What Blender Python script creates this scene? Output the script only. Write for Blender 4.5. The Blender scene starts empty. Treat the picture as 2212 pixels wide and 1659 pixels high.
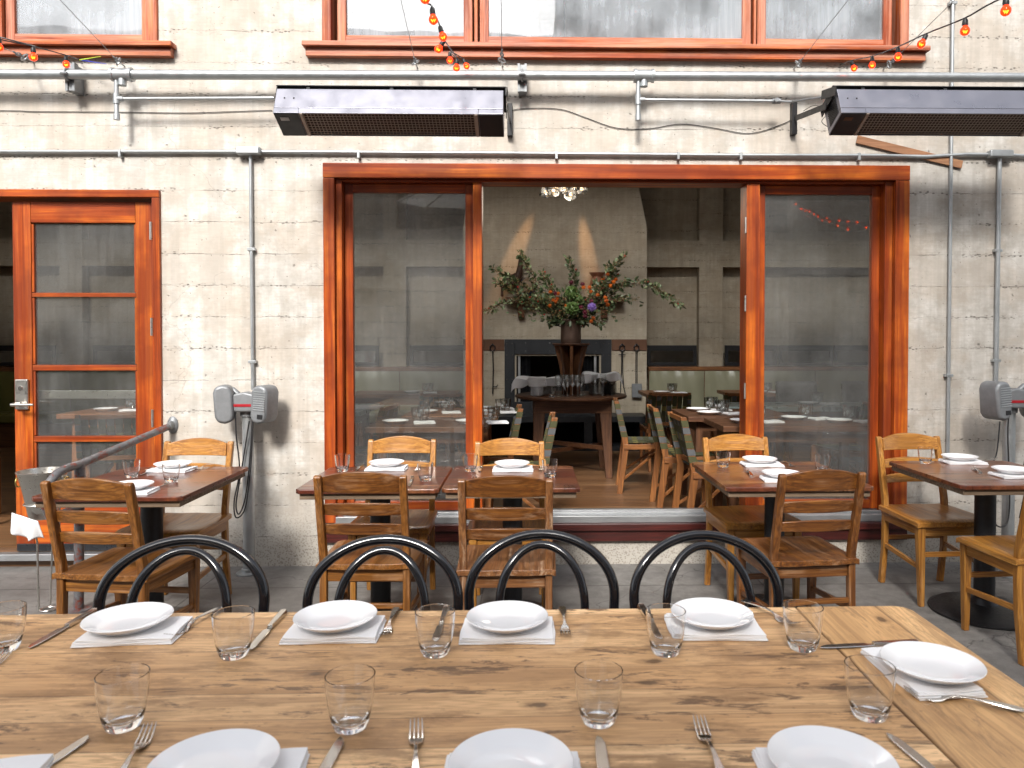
import bpy, bmesh, math, random
from mathutils import Vector, Matrix, Euler
random.seed(7)
R = math.radians
S = bpy.context.scene
COL = S.collection

# ------------------------------------------------------------------ camera
CAMZ = 1.41
F, PX, PY, PW, PH = 1600.0, 1175.0, 769.0, 2212.0, 1659.0     # focal length and principal point for a 2212 wide picture
cd = bpy.data.cameras.new("camera"); cam = bpy.data.objects.new("camera", cd); COL.objects.link(cam)
cam.location = (0, 0, CAMZ); cam.rotation_euler = (R(90 - 1.07), 0, R(-1.2))
cd.sensor_width = 36; cd.lens = F / PW * 36
cd.shift_x = -(PX - PW / 2) / PW; cd.shift_y = -(PH / 2 - PY) / PW
cd.clip_start = 0.05; cd.clip_end = 300
cd.dof.use_dof = True; cd.dof.focus_distance = 4.3; cd.dof.aperture_fstop = 7.0
S.camera = cam
CR = Euler(cam.rotation_euler).to_matrix()
# ------------------------------------------------------------------ light
w = bpy.data.worlds.new("World"); S.world = w; w.use_nodes = True
nt = w.node_tree
bg = nt.nodes["Background"]
sk = nt.nodes.new("ShaderNodeTexSky"); sk.sky_type = 'NISHITA'; sk.sun_disc = False
SUN_EL, SUN_AZ = 38, 189
sk.sun_elevation = R(SUN_EL); sk.sun_rotation = R(SUN_AZ); sk.dust_density = 3; sk.air_density = 1.0
hs = nt.nodes.new("ShaderNodeHueSaturation"); hs.inputs["Saturation"].default_value = 0.3
nt.links.new(sk.outputs[0], hs.inputs["Color"]); nt.links.new(hs.outputs[0], bg.inputs[0])
bg.inputs[1].default_value = 0.15
sd = bpy.data.lights.new("sun", 'SUN'); so = bpy.data.objects.new("sun", sd); COL.objects.link(so)
sd.energy = 2.3; sd.angle = R(12); sd.color = (1.0, 0.96, 0.9)
az, el = R(SUN_AZ), R(SUN_EL)
sdir = Vector((math.sin(az) * math.cos(el), math.cos(az) * math.cos(el), math.sin(el)))
so.rotation_euler = sdir.to_track_quat('Z', 'Y').to_euler(); so.location = (0, -3, 12)
S.view_settings.view_transform = 'Standard'; S.view_settings.look = 'None'
S.view_settings.exposure = 1.06; S.view_settings.gamma = 1
c = S.cycles
c.use_denoising = True; c.max_bounces = 10; c.transparent_max_bounces = 24; c.transmission_bounces = 10
c.diffuse_bounces = 5; c.glossy_bounces = 4; c.sample_clamp_indirect = 6; c.caustics_reflective = False
c.use_adaptive_sampling = True; c.adaptive_threshold = 0.01; c.blur_glossy = 0.5

# ------------------------------------------------------------------ picture -> place
def ray(px, py):
    return CR @ Vector(((px - PX) / F, -(py - PY) / F, -1))
def onY(px, py, Y):
    d = ray(px, py); t = Y / d.y; return Vector((d.x * t, Y, CAMZ + d.z * t))
def onZ(px, py, z):
    d = ray(px, py); t = (z - CAMZ) / d.z; return Vector((d.x * t, d.y * t, z))
def XZ(x0, y0, x1, y1, Y):
    a = onY(x0, y0, Y); b = onY(x1, y1, Y); return a.x, b.x, b.z, a.z      # x0,x1,z0,z1

# ------------------------------------------------------------------ mesh helpers
def empty(name, label, cat, loc=(0, 0, 0), rz=0, group=None):
    o = bpy.data.objects.new(name, None); COL.objects.link(o); o.empty_display_size = .05
    o.location = loc; o.rotation_euler = (0, 0, rz); tag(o, label, cat, group); return o
def tag(o, label=None, cat=None, group=None, kind=None):
    if label: o["label"] = label
    if cat: o["category"] = cat
    if group: o["group"] = group
    if kind: o["kind"] = kind
    return o
class MB:
    def __init__(s): s.b = bmesh.new()
    def box(s, x0, x1, y0, y1, z0, z1, M=None):
        vs = [s.b.verts.new((M @ Vector(p)) if M else p) for p in
              [(x0,y0,z0),(x1,y0,z0),(x1,y1,z0),(x0,y1,z0),(x0,y0,z1),(x1,y0,z1),(x1,y1,z1),(x0,y1,z1)]]
        for f in [(0,3,2,1),(4,5,6,7),(0,1,5,4),(1,2,6,5),(2,3,7,6),(3,0,4,7)]: s.b.faces.new([vs[i] for i in f])
        return s
    def bar(s, a, b, w, h, up=(0, 0, 1), w2=None, h2=None):
        a = Vector(a); b = Vector(b); d = (b - a).normalized(); u = Vector(up)
        if abs(d.dot(u)) > .95: u = Vector((0, 1, 0))
        r = d.cross(u).normalized(); u = r.cross(d)
        w2 = w if w2 is None else w2; h2 = h if h2 is None else h2
        vs = []
        for p, ww, hh in ((a, w, h), (b, w2, h2)):
            for i, j in ((-1,-1),(1,-1),(1,1),(-1,1)): vs.append(s.b.verts.new(p + r*i*ww/2 + u*j*hh/2))
        for f in [(0,1,2,3),(7,6,5,4),(0,4,5,1),(1,5,6,2),(2,6,7,3),(3,7,4,0)]: s.b.faces.new([vs[i] for i in f])
        return s
    def tube(s, pts, r, n=10, closed=False, cap=True):
        pts = [Vector(p) for p in pts]; N = len(pts); rings = []
        rr = r if isinstance(r, (list, tuple)) else [r] * N
        up = None
        for i, p in enumerate(pts):
            if closed: t = pts[(i+1) % N] - pts[i-1]
            else: t = pts[min(i+1, N-1)] - pts[max(i-1, 0)]
            t.normalize()
            if up is None:
                up = Vector((0,0,1)) if abs(t.z) < .9 else Vector((0,1,0))
            x = t.cross(up).normalized(); up = x.cross(t).normalized()
            rings.append([s.b.verts.new(p + (x*math.cos(k*2*math.pi/n) + up*math.sin(k*2*math.pi/n))*rr[i]) for k in range(n)])
        for i in range(N if closed else N-1):
            A, B = rings[i], rings[(i+1) % N]
            for k in range(n): s.b.faces.new((A[k], A[(k+1)%n], B[(k+1)%n], B[k]))
        if cap and not closed:
            s.b.faces.new(rings[0][::-1]); s.b.faces.new(rings[-1])
        return s
    def lathe(s, prof, n=28, M=None, sx=1, sy=1):
        M = M or Matrix(); rings = []
        for (r, z) in prof:
            if r < 1e-6: rings.append([s.b.verts.new(M @ Vector((0,0,z)))])
            else: rings.append([s.b.verts.new(M @ Vector((r*sx*math.cos(k*2*math.pi/n), r*sy*math.sin(k*2*math.pi/n), z))) for k in range(n)])
        for A, B in zip(rings, rings[1:]):
            for k in range(n):
                a, b = A[k % len(A)], A[(k+1) % len(A)]; c_, d = B[(k+1) % len(B)], B[k % len(B)]
                f = [a]
                for v in (b, c_, d):
                    if v not in f: f.append(v)
                if len(f) > 2:
                    try: s.b.faces.new(f)
                    except ValueError: pass
        return s
    def prism(s, out, axis, a0, a1):
        """outline extruded along axis 'x','y' or 'z'"""
        def P(u, v, a): return {'x': (a,u,v), 'y': (u,a,v), 'z': (u,v,a)}[axis]
        A = [s.b.verts.new(P(u, v, a0)) for u, v in out]; B = [s.b.verts.new(P(u, v, a1)) for u, v in out]
        n = len(out); s.b.faces.new(A); s.b.faces.new(B[::-1])
        for i in range(n): s.b.faces.new((A[i], B[i], B[(i+1)%n], A[(i+1)%n]))
        return s
    def grid(s, fn, nu, nv, thick=None):
        V = [[s.b.verts.new(fn(i/nu, j/nv)) for j in range(nv+1)] for i in range(nu+1)]
        for i in range(nu):
            for j in range(nv): s.b.faces.new((V[i][j], V[i+1][j], V[i+1][j+1], V[i][j+1]))
        if thick:
            W = [[s.b.verts.new(Vector(fn(i/nu, j/nv)) - Vector((0,0,thick))) for j in range(nv+1)] for i in range(nu+1)]
            for i in range(nu):
                for j in range(nv): s.b.faces.new((W[i][j+1], W[i+1][j+1], W[i+1][j], W[i][j]))
            for i in range(nu):
                s.b.faces.new((V[i+1][0], V[i][0], W[i][0], W[i+1][0])); s.b.faces.new((V[i][nv], V[i+1][nv], W[i+1][nv], W[i][nv]))
            for j in range(nv):
                s.b.faces.new((V[0][j], V[0][j+1], W[0][j+1], W[0][j])); s.b.faces.new((V[nu][j+1], V[nu][j], W[nu][j], W[nu][j+1]))
        return s
    def ball(s, c_, r, sub=2, sz=1.0):
        g = bmesh.ops.create_icosphere(s.b, subdivisions=sub, radius=r)
        for v in g['verts']: v.co = Vector(c_) + Vector((v.co.x, v.co.y, v.co.z*sz))
        return s
    def move(s, M): bmesh.ops.transform(s.b, matrix=M, verts=s.b.verts); return s
    def build(s, name, mat, parent=None, bevel=0, smooth=True, seg=2, loc=None, recalc=True):
        if recalc: bmesh.ops.recalc_face_normals(s.b, faces=s.b.faces)
        me = bpy.data.meshes.new(name); s.b.to_mesh(me); s.b.free()
        me.materials.append(mat)
        if smooth:
            me.shade_smooth(); me.set_sharp_from_angle(angle=R(38))
        o = bpy.data.objects.new(name, me); COL.objects.link(o)
        if parent: o.parent = parent
        if loc is not None: o.location = loc
        if bevel:
            m = o.modifiers.new("bevel", 'BEVEL'); m.width = bevel; m.segments = seg; m.limit_method = 'ANGLE'; m.harden_normals = True
        return o
def dup(root, loc, rz=0, label=None, mats=None, group=None):
    def cp(o, par):
        n = o.copy(); COL.objects.link(n); n.parent = par
        if mats and n.type == 'MESH' and o.data.materials[0].name in mats:
            n.material_slots[0].link = 'OBJECT'; n.material_slots[0].material = mats[o.data.materials[0].name]
        for ch in KIDS.get(o, o.children): cp(ch, n)
        return n
    r = cp(root, None); r.location = loc; r.rotation_euler = (0, 0, rz)
    if label: r["label"] = label
    if group: r["group"] = group
    return r
KIDS = {}

# ------------------------------------------------------------------ material helpers
class NT:
    def __init__(s, name):
        s.m = bpy.data.materials.new(name); s.m.use_nodes = True; s.t = s.m.node_tree
        s.b = s.t.nodes["Principled BSDF"]; s.out = s.t.nodes["Material Output"]
    def n(s, typ, ins=None, **props):
        x = s.t.nodes.new("ShaderNode" + typ)
        for k, v in props.items(): setattr(x, k, v)
        for k, v in (ins or {}).items(): s.set(x, k, v)
        return x
    def set(s, x, k, v):
        i = x.inputs[k]
        if isinstance(v, bpy.types.NodeSocket): s.t.links.new(v, i)
        elif isinstance(v, bpy.types.Node): s.t.links.new(v.outputs[0], i)
        else:
            if i.type == 'RGBA' and isinstance(v, (tuple, list)) and len(v) == 3: v = tuple(v) + (1,)
            i.default_value = v
    def P(s, **k):
        for a, v in k.items(): s.set(s.b, a.replace("_", " "), v)
        return s
    def coord(s, scale=(1,1,1), rnd=0, kind="Object"):
        tc = s.n("TexCoord"); v = tc.outputs[kind]
        if rnd:
            oi = s.n("ObjectInfo"); r = s.n("VectorMath", {0: oi.outputs["Random"], 1: (rnd, rnd*1.7, rnd*.6)}, operation='MULTIPLY')
            v = s.n("VectorMath", {0: v, 1: r.outputs[0]}, operation='ADD').outputs[0]
        mp = s.n("Mapping", {"Vector": v, "Scale": scale}); return mp.outputs[0]
    def noise(s, v, scale=5, detail=4, rough=.55, dist=0):
        return s.n("TexNoise", {"Vector": v, "Scale": scale, "Detail": detail, "Roughness": rough, "Distortion": dist}).outputs["Fac"]
    def ramp(s, f, *st):
        x = s.n("ValToRGB", {"Fac": f}); e = x.color_ramp.elements
        while len(e) < len(st): e.new(.5)
        for el_, (p, c_) in zip(e, st):
            el_.position = p; el_.color = (c_, c_, c_, 1) if isinstance(c_, (int, float)) else tuple(c_) + (1,)
        return x.outputs[0]
    def mix(s, f, a, b, t='MIX'):
        x = s.n("Mix", data_type='RGBA', blend_type=t)
        s.set(x, 0, f); s.set(x, 6, a); s.set(x, 7, b); return x.outputs[2]
    def math(s, op, a, b=0.0, cl=False):
        x = s.n("Math", {0: a, 1: b}, operation=op); x.use_clamp = cl; return x.outputs[0]
    def bump(s, h, st=.3, d=.002): 
        x = s.n("Bump", {"Height": h, "Strength": st, "Distance": d}); s.set(s.b, "Normal", x.outputs[0]); return s

def flat(name, col, rough=.5, metal=0, var=.12, scale=20, bump=0, **kw):
    k = NT(name); v = k.coord(rnd=3); n = k.noise(v, scale, 5)
    k.P(Base_Color=k.mix(n, tuple(c*(1-var) for c in col), tuple(min(1, c*(1+var)) for c in col)), Metallic=metal)
    k.P(Roughness=k.ramp(k.noise(v, scale*2.3, 4), (.3, max(0, rough-.08)), (.7, min(1, rough+.1))))
    if bump: k.bump(n, bump, .002)
    for a, v in kw.items(): k.P(**{a: v})
    return k.m
_wc = {}
def wood(name, light, mid, dark, axis='x', rough=.4, grain=34, wear=None, coat=0, wearamt=.0, bump=.25, long=1.6):
    key = name + "_" + axis
    if key in _wc: return _wc[key]
    k = NT(key)
    sc = {'x': (long, grain, grain), 'y': (grain, long, grain), 'z': (grain, grain, long)}[axis]
    v = k.coord(sc, rnd=4)
    n1 = k.noise(v, 1.0, 6, .62, .6); sc2 = tuple(x*3.2 for x in sc); v2 = k.coord(sc2, rnd=7)
    n2 = k.noise(v2, 1.0, 3, .6); v3 = k.coord((1,1,1), rnd=5); n3 = k.noise(v3, 6, 3)
    col = k.ramp(n1, (.30, dark), (.47, mid), (.68, light))
    col = k.mix(k.ramp(n2, (.35, .75), (.6, 0)), col, dark)
    col = k.mix(k.ramp(n3, (.35, .55), (.65, 0)), col, tuple(c*.62 for c in mid))
    if wear:
        nw = k.noise(k.coord(tuple(x*.5 for x in sc), rnd=2), 1.4, 6, .75, .3)
        nb = k.noise(v3, 9, 3)
        f = k.math('MULTIPLY', k.ramp(nw, (.5, 0), (.62, 1)), k.ramp(nb, (.42, 0), (.6, 1)))
        f = k.math('MULTIPLY', f, wearamt)
        col = k.mix(f, col, wear); 
        k.P(Roughness=k.math('ADD', k.math('MULTIPLY', f, .4), rough))
    else: k.P(Roughness=k.ramp(n1, (.3, rough+.12), (.7, rough-.05)))
    k.P(Base_Color=col)
    if coat: k.P(Coat_Weight=coat, Coat_Roughness=.12)
    k.bump(k.math('ADD', n1, n2), bump, .0012)
    _wc[key] = k.m; return k.m
# ------------------------------------------------------------------ materials
def concrete(name, lightc, darkc, course=.197, z0=0.0, pits=1.0, stain=1.0, low=True, bumpst=.45, patches=()):
    k = NT(name); v = k.coord(); sep = k.n("SeparateXYZ", {0: v}); X, Y, Z = sep.outputs
    v2d = k.n('CombineXYZ', {0: X, 1: Z, 2: 0.0}).outputs[0]
    v2w = k.n('VectorMath', {0: v2d, 1: k.n('VectorMath', {0: k.n('TexNoise', {'Vector': v, 'Scale': 30, 'Detail': 3}).outputs['Color'], 1: (.03, .03, 0)}, operation='MULTIPLY').outputs[0]}, operation='ADD').outputs[0]
    big = k.noise(k.coord((.7, 1, .5)), 1.1, 4, .5)
    med = k.noise(v, 6, 6, .65)
    grainy = k.noise(k.coord((3, 3, 26)), 3, 5, .6)            # board grain left by the shuttering
    fine = k.noise(v, 90, 3, .6)
    streak = k.noise(k.coord((16, 16, .9)), 1.4, 4, .6)        # rain streaks run down
    zz = k.math('DIVIDE', k.math('ADD', Z, -z0), course)
    wob = k.math('MULTIPLY', k.math('SUBTRACT', k.noise(v, 7, 7, .68), .5), .17)
    fr = k.math('FRACT', k.math('ADD', k.math('ADD', zz, wob), 100.0))
    board = k.math('FLOOR', k.math('ADD', zz, 100.0))
    tone = k.n("TexWhiteNoise", {"W": board}, noise_dimensions='1D').outputs["Value"]
    edge = k.math('MULTIPLY', k.math('SUBTRACT', .5, k.math('ABSOLUTE', k.math('SUBTRACT', fr, .5))), course)   # metres to a joint
    brk = k.noise(k.coord((3.2, 4, 9)), 2.6, 7, .74)
    wid = k.math('MULTIPLY', k.ramp(brk, (.50, 0), (.74, 1)), .007)
    line = k.math('SUBTRACT', 1.0, k.math('DIVIDE', edge, k.math('ADD', wid, .0012)), cl=True)
    line = k.math('MULTIPLY', line, k.ramp(brk, (.38, .22), (.60, .9)))
    pv = k.n("TexVoronoi", {"Vector": k.n('CombineXYZ', {0: X, 1: k.math('MULTIPLY', Z, 1.9), 2: 0.0}).outputs[0], "Scale": 30.0}, voronoi_dimensions="2D")
    pn = k.math('SUBTRACT', 1.0, k.math('DIVIDE', k.math('ADD', pv.outputs["Distance"], k.math('MULTIPLY', k.math('SUBTRACT', k.noise(v, 70, 4), .5), .5)), .30), cl=True)
    pn = k.math('MULTIPLY', k.math('MULTIPLY', pn, 2.2, cl=True), k.math('SUBTRACT', 1.0, k.math('DIVIDE', edge, .017), cl=True))
    pn = k.math('MULTIPLY', pn, k.ramp(k.noise(k.coord((1.6, 1, 6)), 1.6, 4, .6), (.47, 0), (.60, 1)))
    line = k.math('MAXIMUM', line, k.math('MULTIPLY', pn, 1.6, cl=True))
    col = k.mix(big, tuple(c*.9 for c in lightc), lightc)
    col = k.mix(k.math('MULTIPLY', k.ramp(med, (.40, 1), (.56, 0)), .5*stain), col, darkc)
    col = k.mix(k.math('MULTIPLY', k.ramp(k.noise(k.coord((1.2, 1, 1.6)), 1.9, 8, .68), (.46, 1), (.56, 0)), .42*stain), col, tuple(a*b for a, b in zip(darkc, (1.25, 1.12, 1.0))))
    col = k.mix(k.math('MULTIPLY', k.ramp(grainy, (.35, 1), (.6, 0)), .28), col, darkc)
    col = k.mix(k.math('MULTIPLY', k.ramp(streak, (.42, 1), (.58, 0)), .30*stain), col, darkc)
    col = k.mix(k.math('MULTIPLY', tone, .22), col, tuple(c*.72 for c in lightc))
    if patches:      # darker patches with ragged edges, each with a place of its own
        for (cx, cz, rx, rz_, amt) in patches:
            dx = k.math('DIVIDE', k.math('SUBTRACT', X, cx), rx); dz = k.math('DIVIDE', k.math('SUBTRACT', Z, cz), rz_)
            d = k.math('ADD', k.math('MULTIPLY', dx, dx), k.math('MULTIPLY', dz, dz))
            d = k.math('ADD', d, k.math('MULTIPLY', k.math('SUBTRACT', med, .5), 1.6))
            f = k.math('MULTIPLY', k.math('SUBTRACT', 1.0, d, cl=True), amt)
            col = k.mix(f, col, tuple(c*.6 for c in darkc))
    if low:
        lo = k.math('ADD', k.math('MULTIPLY', Z, -3.2), k.math('MULTIPLY', med, 1.4))
        f = k.math('MULTIPLY', k.math('ADD', lo, .55, cl=True), .85)
        speck = k.ramp(k.n("TexVoronoi", {"Vector": v, "Scale": 85}).outputs["Distance"], (.2, (.23, .20, .17)), (.55, (.45, .42, .37)))
        col = k.mix(f, col, speck)
    vo = k.n("TexVoronoi", {"Vector": v2w, "Scale": 9.0, "Randomness": 1.0}, voronoi_dimensions="2D")
    pit = k.math('SUBTRACT', 1.0, k.math('DIVIDE', vo.outputs["Distance"], .085*pits + .0001), cl=True)
    pr = k.n("SeparateColor", {0: vo.outputs["Color"]}).outputs[0]
    pit = k.math('MULTIPLY', pit, k.math('GREATER_THAN', pr, .9))
    vo2 = k.n("TexVoronoi", {"Vector": v2w, "Scale": 30.0}, voronoi_dimensions="2D")
    pit2 = k.math('SUBTRACT', 1.0, k.math('DIVIDE', vo2.outputs["Distance"], .12), cl=True)
    pit2 = k.math('MULTIPLY', pit2, k.math('GREATER_THAN', k.n("SeparateColor", {0: vo2.outputs["Color"]}).outputs[1], .9))
    pitall = k.math('MAXIMUM', pit, pit2); holes = k.math('MAXIMUM', pitall, line)
    # hairline cracks
    cr = k.n("TexVoronoi", {"Vector": k.n("VectorMath", {0: k.coord((.55, 1, .8)), 1: k.n("VectorMath", {0: k.n("TexNoise", {"Vector": v, "Scale": 2.2, "Detail": 5}).outputs["Color"], 1: (.5, .5, .5)}, operation='MULTIPLY').outputs[0]}, operation='ADD').outputs[0], "Scale": 1.3}, feature='DISTANCE_TO_EDGE').outputs["Distance"]
    crk = k.math('MULTIPLY', k.math('SUBTRACT', 1.0, k.math('DIVIDE', cr, .0035), cl=True), k.ramp(big, (.42, 0), (.55, .8)))
    holes = k.math('MAXIMUM', holes, k.math('MULTIPLY', crk, .3))
    col = k.mix(k.math('MULTIPLY', holes, .82), col, tuple(c*.33 for c in darkc))
    k.P(Base_Color=col, Roughness=.86)
    h = k.math('ADD', k.math('MULTIPLY', grainy, .25), k.math('MULTIPLY', fine, .12))
    h = k.math('ADD', h, k.math('MULTIPLY', med, .3)); h = k.math('SUBTRACT', h, k.math('MULTIPLY', holes, 1.2))
    h = k.math('ADD', h, k.math('MULTIPLY', tone, .5))
    k.bump(h, bumpst, .008); return k.m

D = 4.67                                             # facade plane
BP = onY(600, 753, D).z                              # a shuttering joint
def pt(px, py, rx, rz, a):
    p = onY(px, py, D); return (p.x, p.z, rx, rz, a)
M_WALL = concrete("facade_concrete", (.68, .655, .61), (.37, .335, .29), z0=BP, stain=1.25, patches=(
    pt(620, 640, .3, .5, .18), pt(2080, 620, .5, .9, .25), pt(2060, 420, .6, .5, .2), pt(600, 1090, .35, .3, .35), pt(1985, 1090, .3, .2, .5), pt(2030, 880, .5, .5, .15)))
M_INWALL = concrete("interior_concrete", (.52, .45, .35), (.27, .23, .17), z0=.03, pits=.6, stain=.9, low=False, course=.205)
M_CHIM = concrete("chimney_concrete", (.54, .47, .37), (.29, .245, .18), z0=.07, pits=.4, stain=.7, low=False, course=.215, bumpst=.35)
M_OPP = concrete("opposite_concrete", (.62, .57, .50), (.40, .36, .31), z0=.05)

def canvas_mat():
    k = NT("umbrella_canvas"); d = k.n("BsdfDiffuse", {"Color": (.66, .64, .60)}); t = k.n("BsdfTranslucent", {"Color": (.90, .88, .84)})
    k.set(k.out, "Surface", k.n("MixShader", {0: .72, 1: d.outputs[0], 2: t.outputs[0]}).outputs[0]); return k.m
M_CANVAS = canvas_mat()
def ground_mat():
    k = NT("paving_concrete"); v = k.coord(); X, Y, Z = k.n("SeparateXYZ", {0: v}).outputs
    a = k.noise(v, 1.3, 6, .6); b = k.noise(v, 14, 6, .7); c_ = k.noise(v, 160, 2)
    sp = k.n("TexVoronoi", {"Vector": v, "Scale": 130}).outputs["Distance"]
    col = k.ramp(a, (.3, (.13, .122, .114)), (.5, (.20, .19, .178)), (.7, (.29, .278, .26)))
    col = k.mix(k.math('MULTIPLY', k.ramp(b, (.35, 1), (.6, 0)), .5), col, (.07, .064, .058))
    col = k.mix(k.math('MULTIPLY', k.ramp(sp, (.15, 1), (.35, 0)), .22), col, (.3, .28, .25))
    # tooled joints every 1.5 m
    jx = k.math('ABSOLUTE', k.math('SUBTRACT', k.math('FRACT', k.math('ADD', k.math('DIVIDE', X, 1.62), 100.66)), .5))
    jy = k.math('ABSOLUTE', k.math('SUBTRACT', k.math('FRACT', k.math('ADD', k.math('DIVIDE', Y, 1.9), 100.26)), .5))
    j = k.math('SUBTRACT', 1.0, k.math('DIVIDE', k.math('MINIMUM', jx, jy), .0035), cl=True)
    cr = k.n("TexVoronoi", {"Vector": k.n("VectorMath", {0: v, 1: k.n("VectorMath", {0: k.n("TexNoise", {"Vector": v, "Scale": 3, "Detail": 5}).outputs["Color"], 1: (.5,.5,.5)}, operation='MULTIPLY').outputs[0]}, operation='ADD').outputs[0], "Scale": .8}, feature='DISTANCE_TO_EDGE').outputs["Distance"]
    j = k.math('MAXIMUM', j, k.math('MULTIPLY', k.math('SUBTRACT', 1.0, k.math('DIVIDE', cr, .004), cl=True), .7))
    col = k.mix(k.math('MULTIPLY', j, .8), col, (.03, .027, .025))
    k.P(Base_Color=col, Roughness=k.ramp(b, (.3, .62), (.7, .85)))
    k.bump(k.math('SUBTRACT', k.math('ADD', k.math('MULTIPLY', b, .5), k.math('MULTIPLY', c_, .25)), j), .5, .004); return k.m
M_GROUND = ground_mat()

# varnished redwood joinery: orange-red with streaks of darker stain
def redwood(axis, name="redwood", bleach=0.0):
    k = NT(f"{name}_{axis}")
    s1 = {'x': (.7, 22, 22), 'z': (22, 22, .7), 'y': (22, .7, 22)}[axis]
    n1 = k.noise(k.coord(s1, rnd=3), 1, 5, .6, .4); s2 = tuple(a*4 for a in s1)
    n2 = k.noise(k.coord(s2, rnd=6), 1, 3, .6); n3 = k.noise(k.coord((1, 1, 1), rnd=2), 2.6, 4, .6)
    col = k.ramp(n1, (.33, (.11, .016, .004)), (.47, (.38, .062, .007)), (.66, (.66, .175, .014)))
    col = k.mix(k.ramp(n2, (.35, .55), (.6, 0)), col, (.22, .033, .007))
    col = k.mix(k.math('MULTIPLY', k.ramp(n3, (.40, 1), (.60, 0)), .7), col, (.15, .022, .006))
    if bleach:
        nb = k.noise(k.coord(tuple(a*.8 for a in s1), rnd=5), 1.3, 6, .75)
        col = k.mix(k.math('MULTIPLY', k.ramp(nb, (.42, 0), (.62, 1)), bleach), col, (.62, .30, .20))
    k.P(Base_Color=col, Roughness=k.math('ADD', k.math('MULTIPLY', n1, .2), .22 + bleach*.3), Coat_Weight=.08*(1-bleach), Coat_Roughness=.2, Specular_IOR_Level=.35)
    k.bump(k.math('ADD', n1, n2), .25, .0015); return k.m
RW = {a: redwood(a, bleach=.05) for a in 'xz'}
M_MAROON = wood('maroon_sill_paint', (.12, .022, .016), (.075, .014, .011), (.03, .008, .007), 'x', .35); RWB = {a: redwood(a, "weathered_redwood", .75) for a in 'xz'}

M_GALV = flat("galvanized_steel", (.42, .44, .45), .42, .75, .22, 14, .25)
M_GALVD = flat("dull_grey_paint_metal", (.24, .25, .26), .5, .5, .25, 25, .2)
M_BLACKM = flat("black_enamel", (.016, .017, .02), .28, 0, .2, 8)
M_BENT = flat("black_lacquered_bentwood", (.006, .0065, .009), .1, 0, .3, 12, .05, Coat_Weight=.5, Coat_Roughness=.12)
M_IRON = flat("dark_cast_iron", (.022, .022, .024), .42, .3, .3, 40, .3)
M_STEELP = flat("blackened_steel_plate", (.045, .047, .052), .45, .6, .35, 5, .1)
M_RUST = flat("rusty_steel_band", (.14, .065, .035), .6, .3, .4, 6, .1)
M_HEAT = flat("heater_dark_metal", (.24, .24, .275), .34, .85, .15, 4, .04)
M_HEATB = flat("heater_black_metal", (.018, .018, .02), .4, .3, .2, 9)
M_CHROME = flat("polished_cutlery_steel", (.62, .60, .57), .16, 1, .06, 6)
M_BRUSH = flat("brushed_nickel", (.56, .54, .50), .33, 1, .08, 30)
M_ALU = flat("aluminium_track", (.44, .45, .46), .42, .85, .08, 8)
M_PORC = flat("white_porcelain", (.84, .845, .86), .06, 0, .012, 5, Coat_Weight=.4)
M_LINEN = flat("white_linen", (.82, .82, .83), .9, 0, .03, 60, .25)
M_RUBBER = flat("black_cable_rubber", (.014, .014, .015), .5, 0, .2, 10)
M_CREAM = flat("label_paper", (.5, .5, .5), .6, 0, .1, 50)
M_RED = flat("red_enamel_stripe", (.35, .012, .02), .35)
M_BRASS = flat("brass_ring", (.5, .36, .12), .3, 1)

def glass_real():
    k = NT("tumbler_glass"); k.P(Base_Color=(.985, .99, .99), Roughness=0.0, IOR=1.45, Transmission_Weight=1.0); return k.m
M_GLASS = glass_real()
def pane_mat(name, refl=1.5, tint=(.93, .94, .92), dirt_veil=.0, veil_col=(.6, .6, .6), ior=1.5):
    k = NT(name); k.t.nodes.remove(k.b)
    bf = k.n("NewGeometry").outputs["Backfacing"]; fr = k.n("Fresnel", {"IOR": k.math("ADD", ior, k.math("MULTIPLY", bf, 1/ior-ior))}).outputs[0]; f = k.math('MULTIPLY', fr, refl, cl=True)
    tr = k.n("BsdfTransparent", {"Color": tint}); gl = k.n("BsdfGlossy", {"Roughness": .015})
    wv = k.noise(k.coord((1, 1, 1.3)), 1.1, 2); b = k.n("Bump", {"Height": wv, "Strength": .12, "Distance": .02}); k.set(gl, "Normal", b.outputs[0])
    mx = k.n("MixShader", {0: f, 1: tr, 2: gl})
    if dirt_veil:  # streaky dirt, and a pale veil painted in for reflected light
        st = k.noise(k.coord((34, 34, 1.2)), 1, 5, .7); sm = k.noise(k.coord((1,1,1)), 2.4, 5, .6)
        d = k.math('MULTIPLY', k.math('MULTIPLY', k.ramp(st, (.3, .55), (.7, 1)), k.ramp(sm, (.35, .35), (.6, 1))), dirt_veil)
        df = k.n("BsdfDiffuse", {"Color": veil_col}); mx = k.n("MixShader", {0: d, 1: mx, 2: df})
    k.set(k.out, "Surface", mx.outputs[0]); return k.m
M_PANE = pane_mat("window_glass", 2.0, dirt_veil=.085)
M_PANEU = pane_mat("streaked_upper_glass", 2.0, (.93, .95, .96), .5, (.60, .645, .69), 1.55)  # blue-grey veil colour stands in for reflected sky

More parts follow.
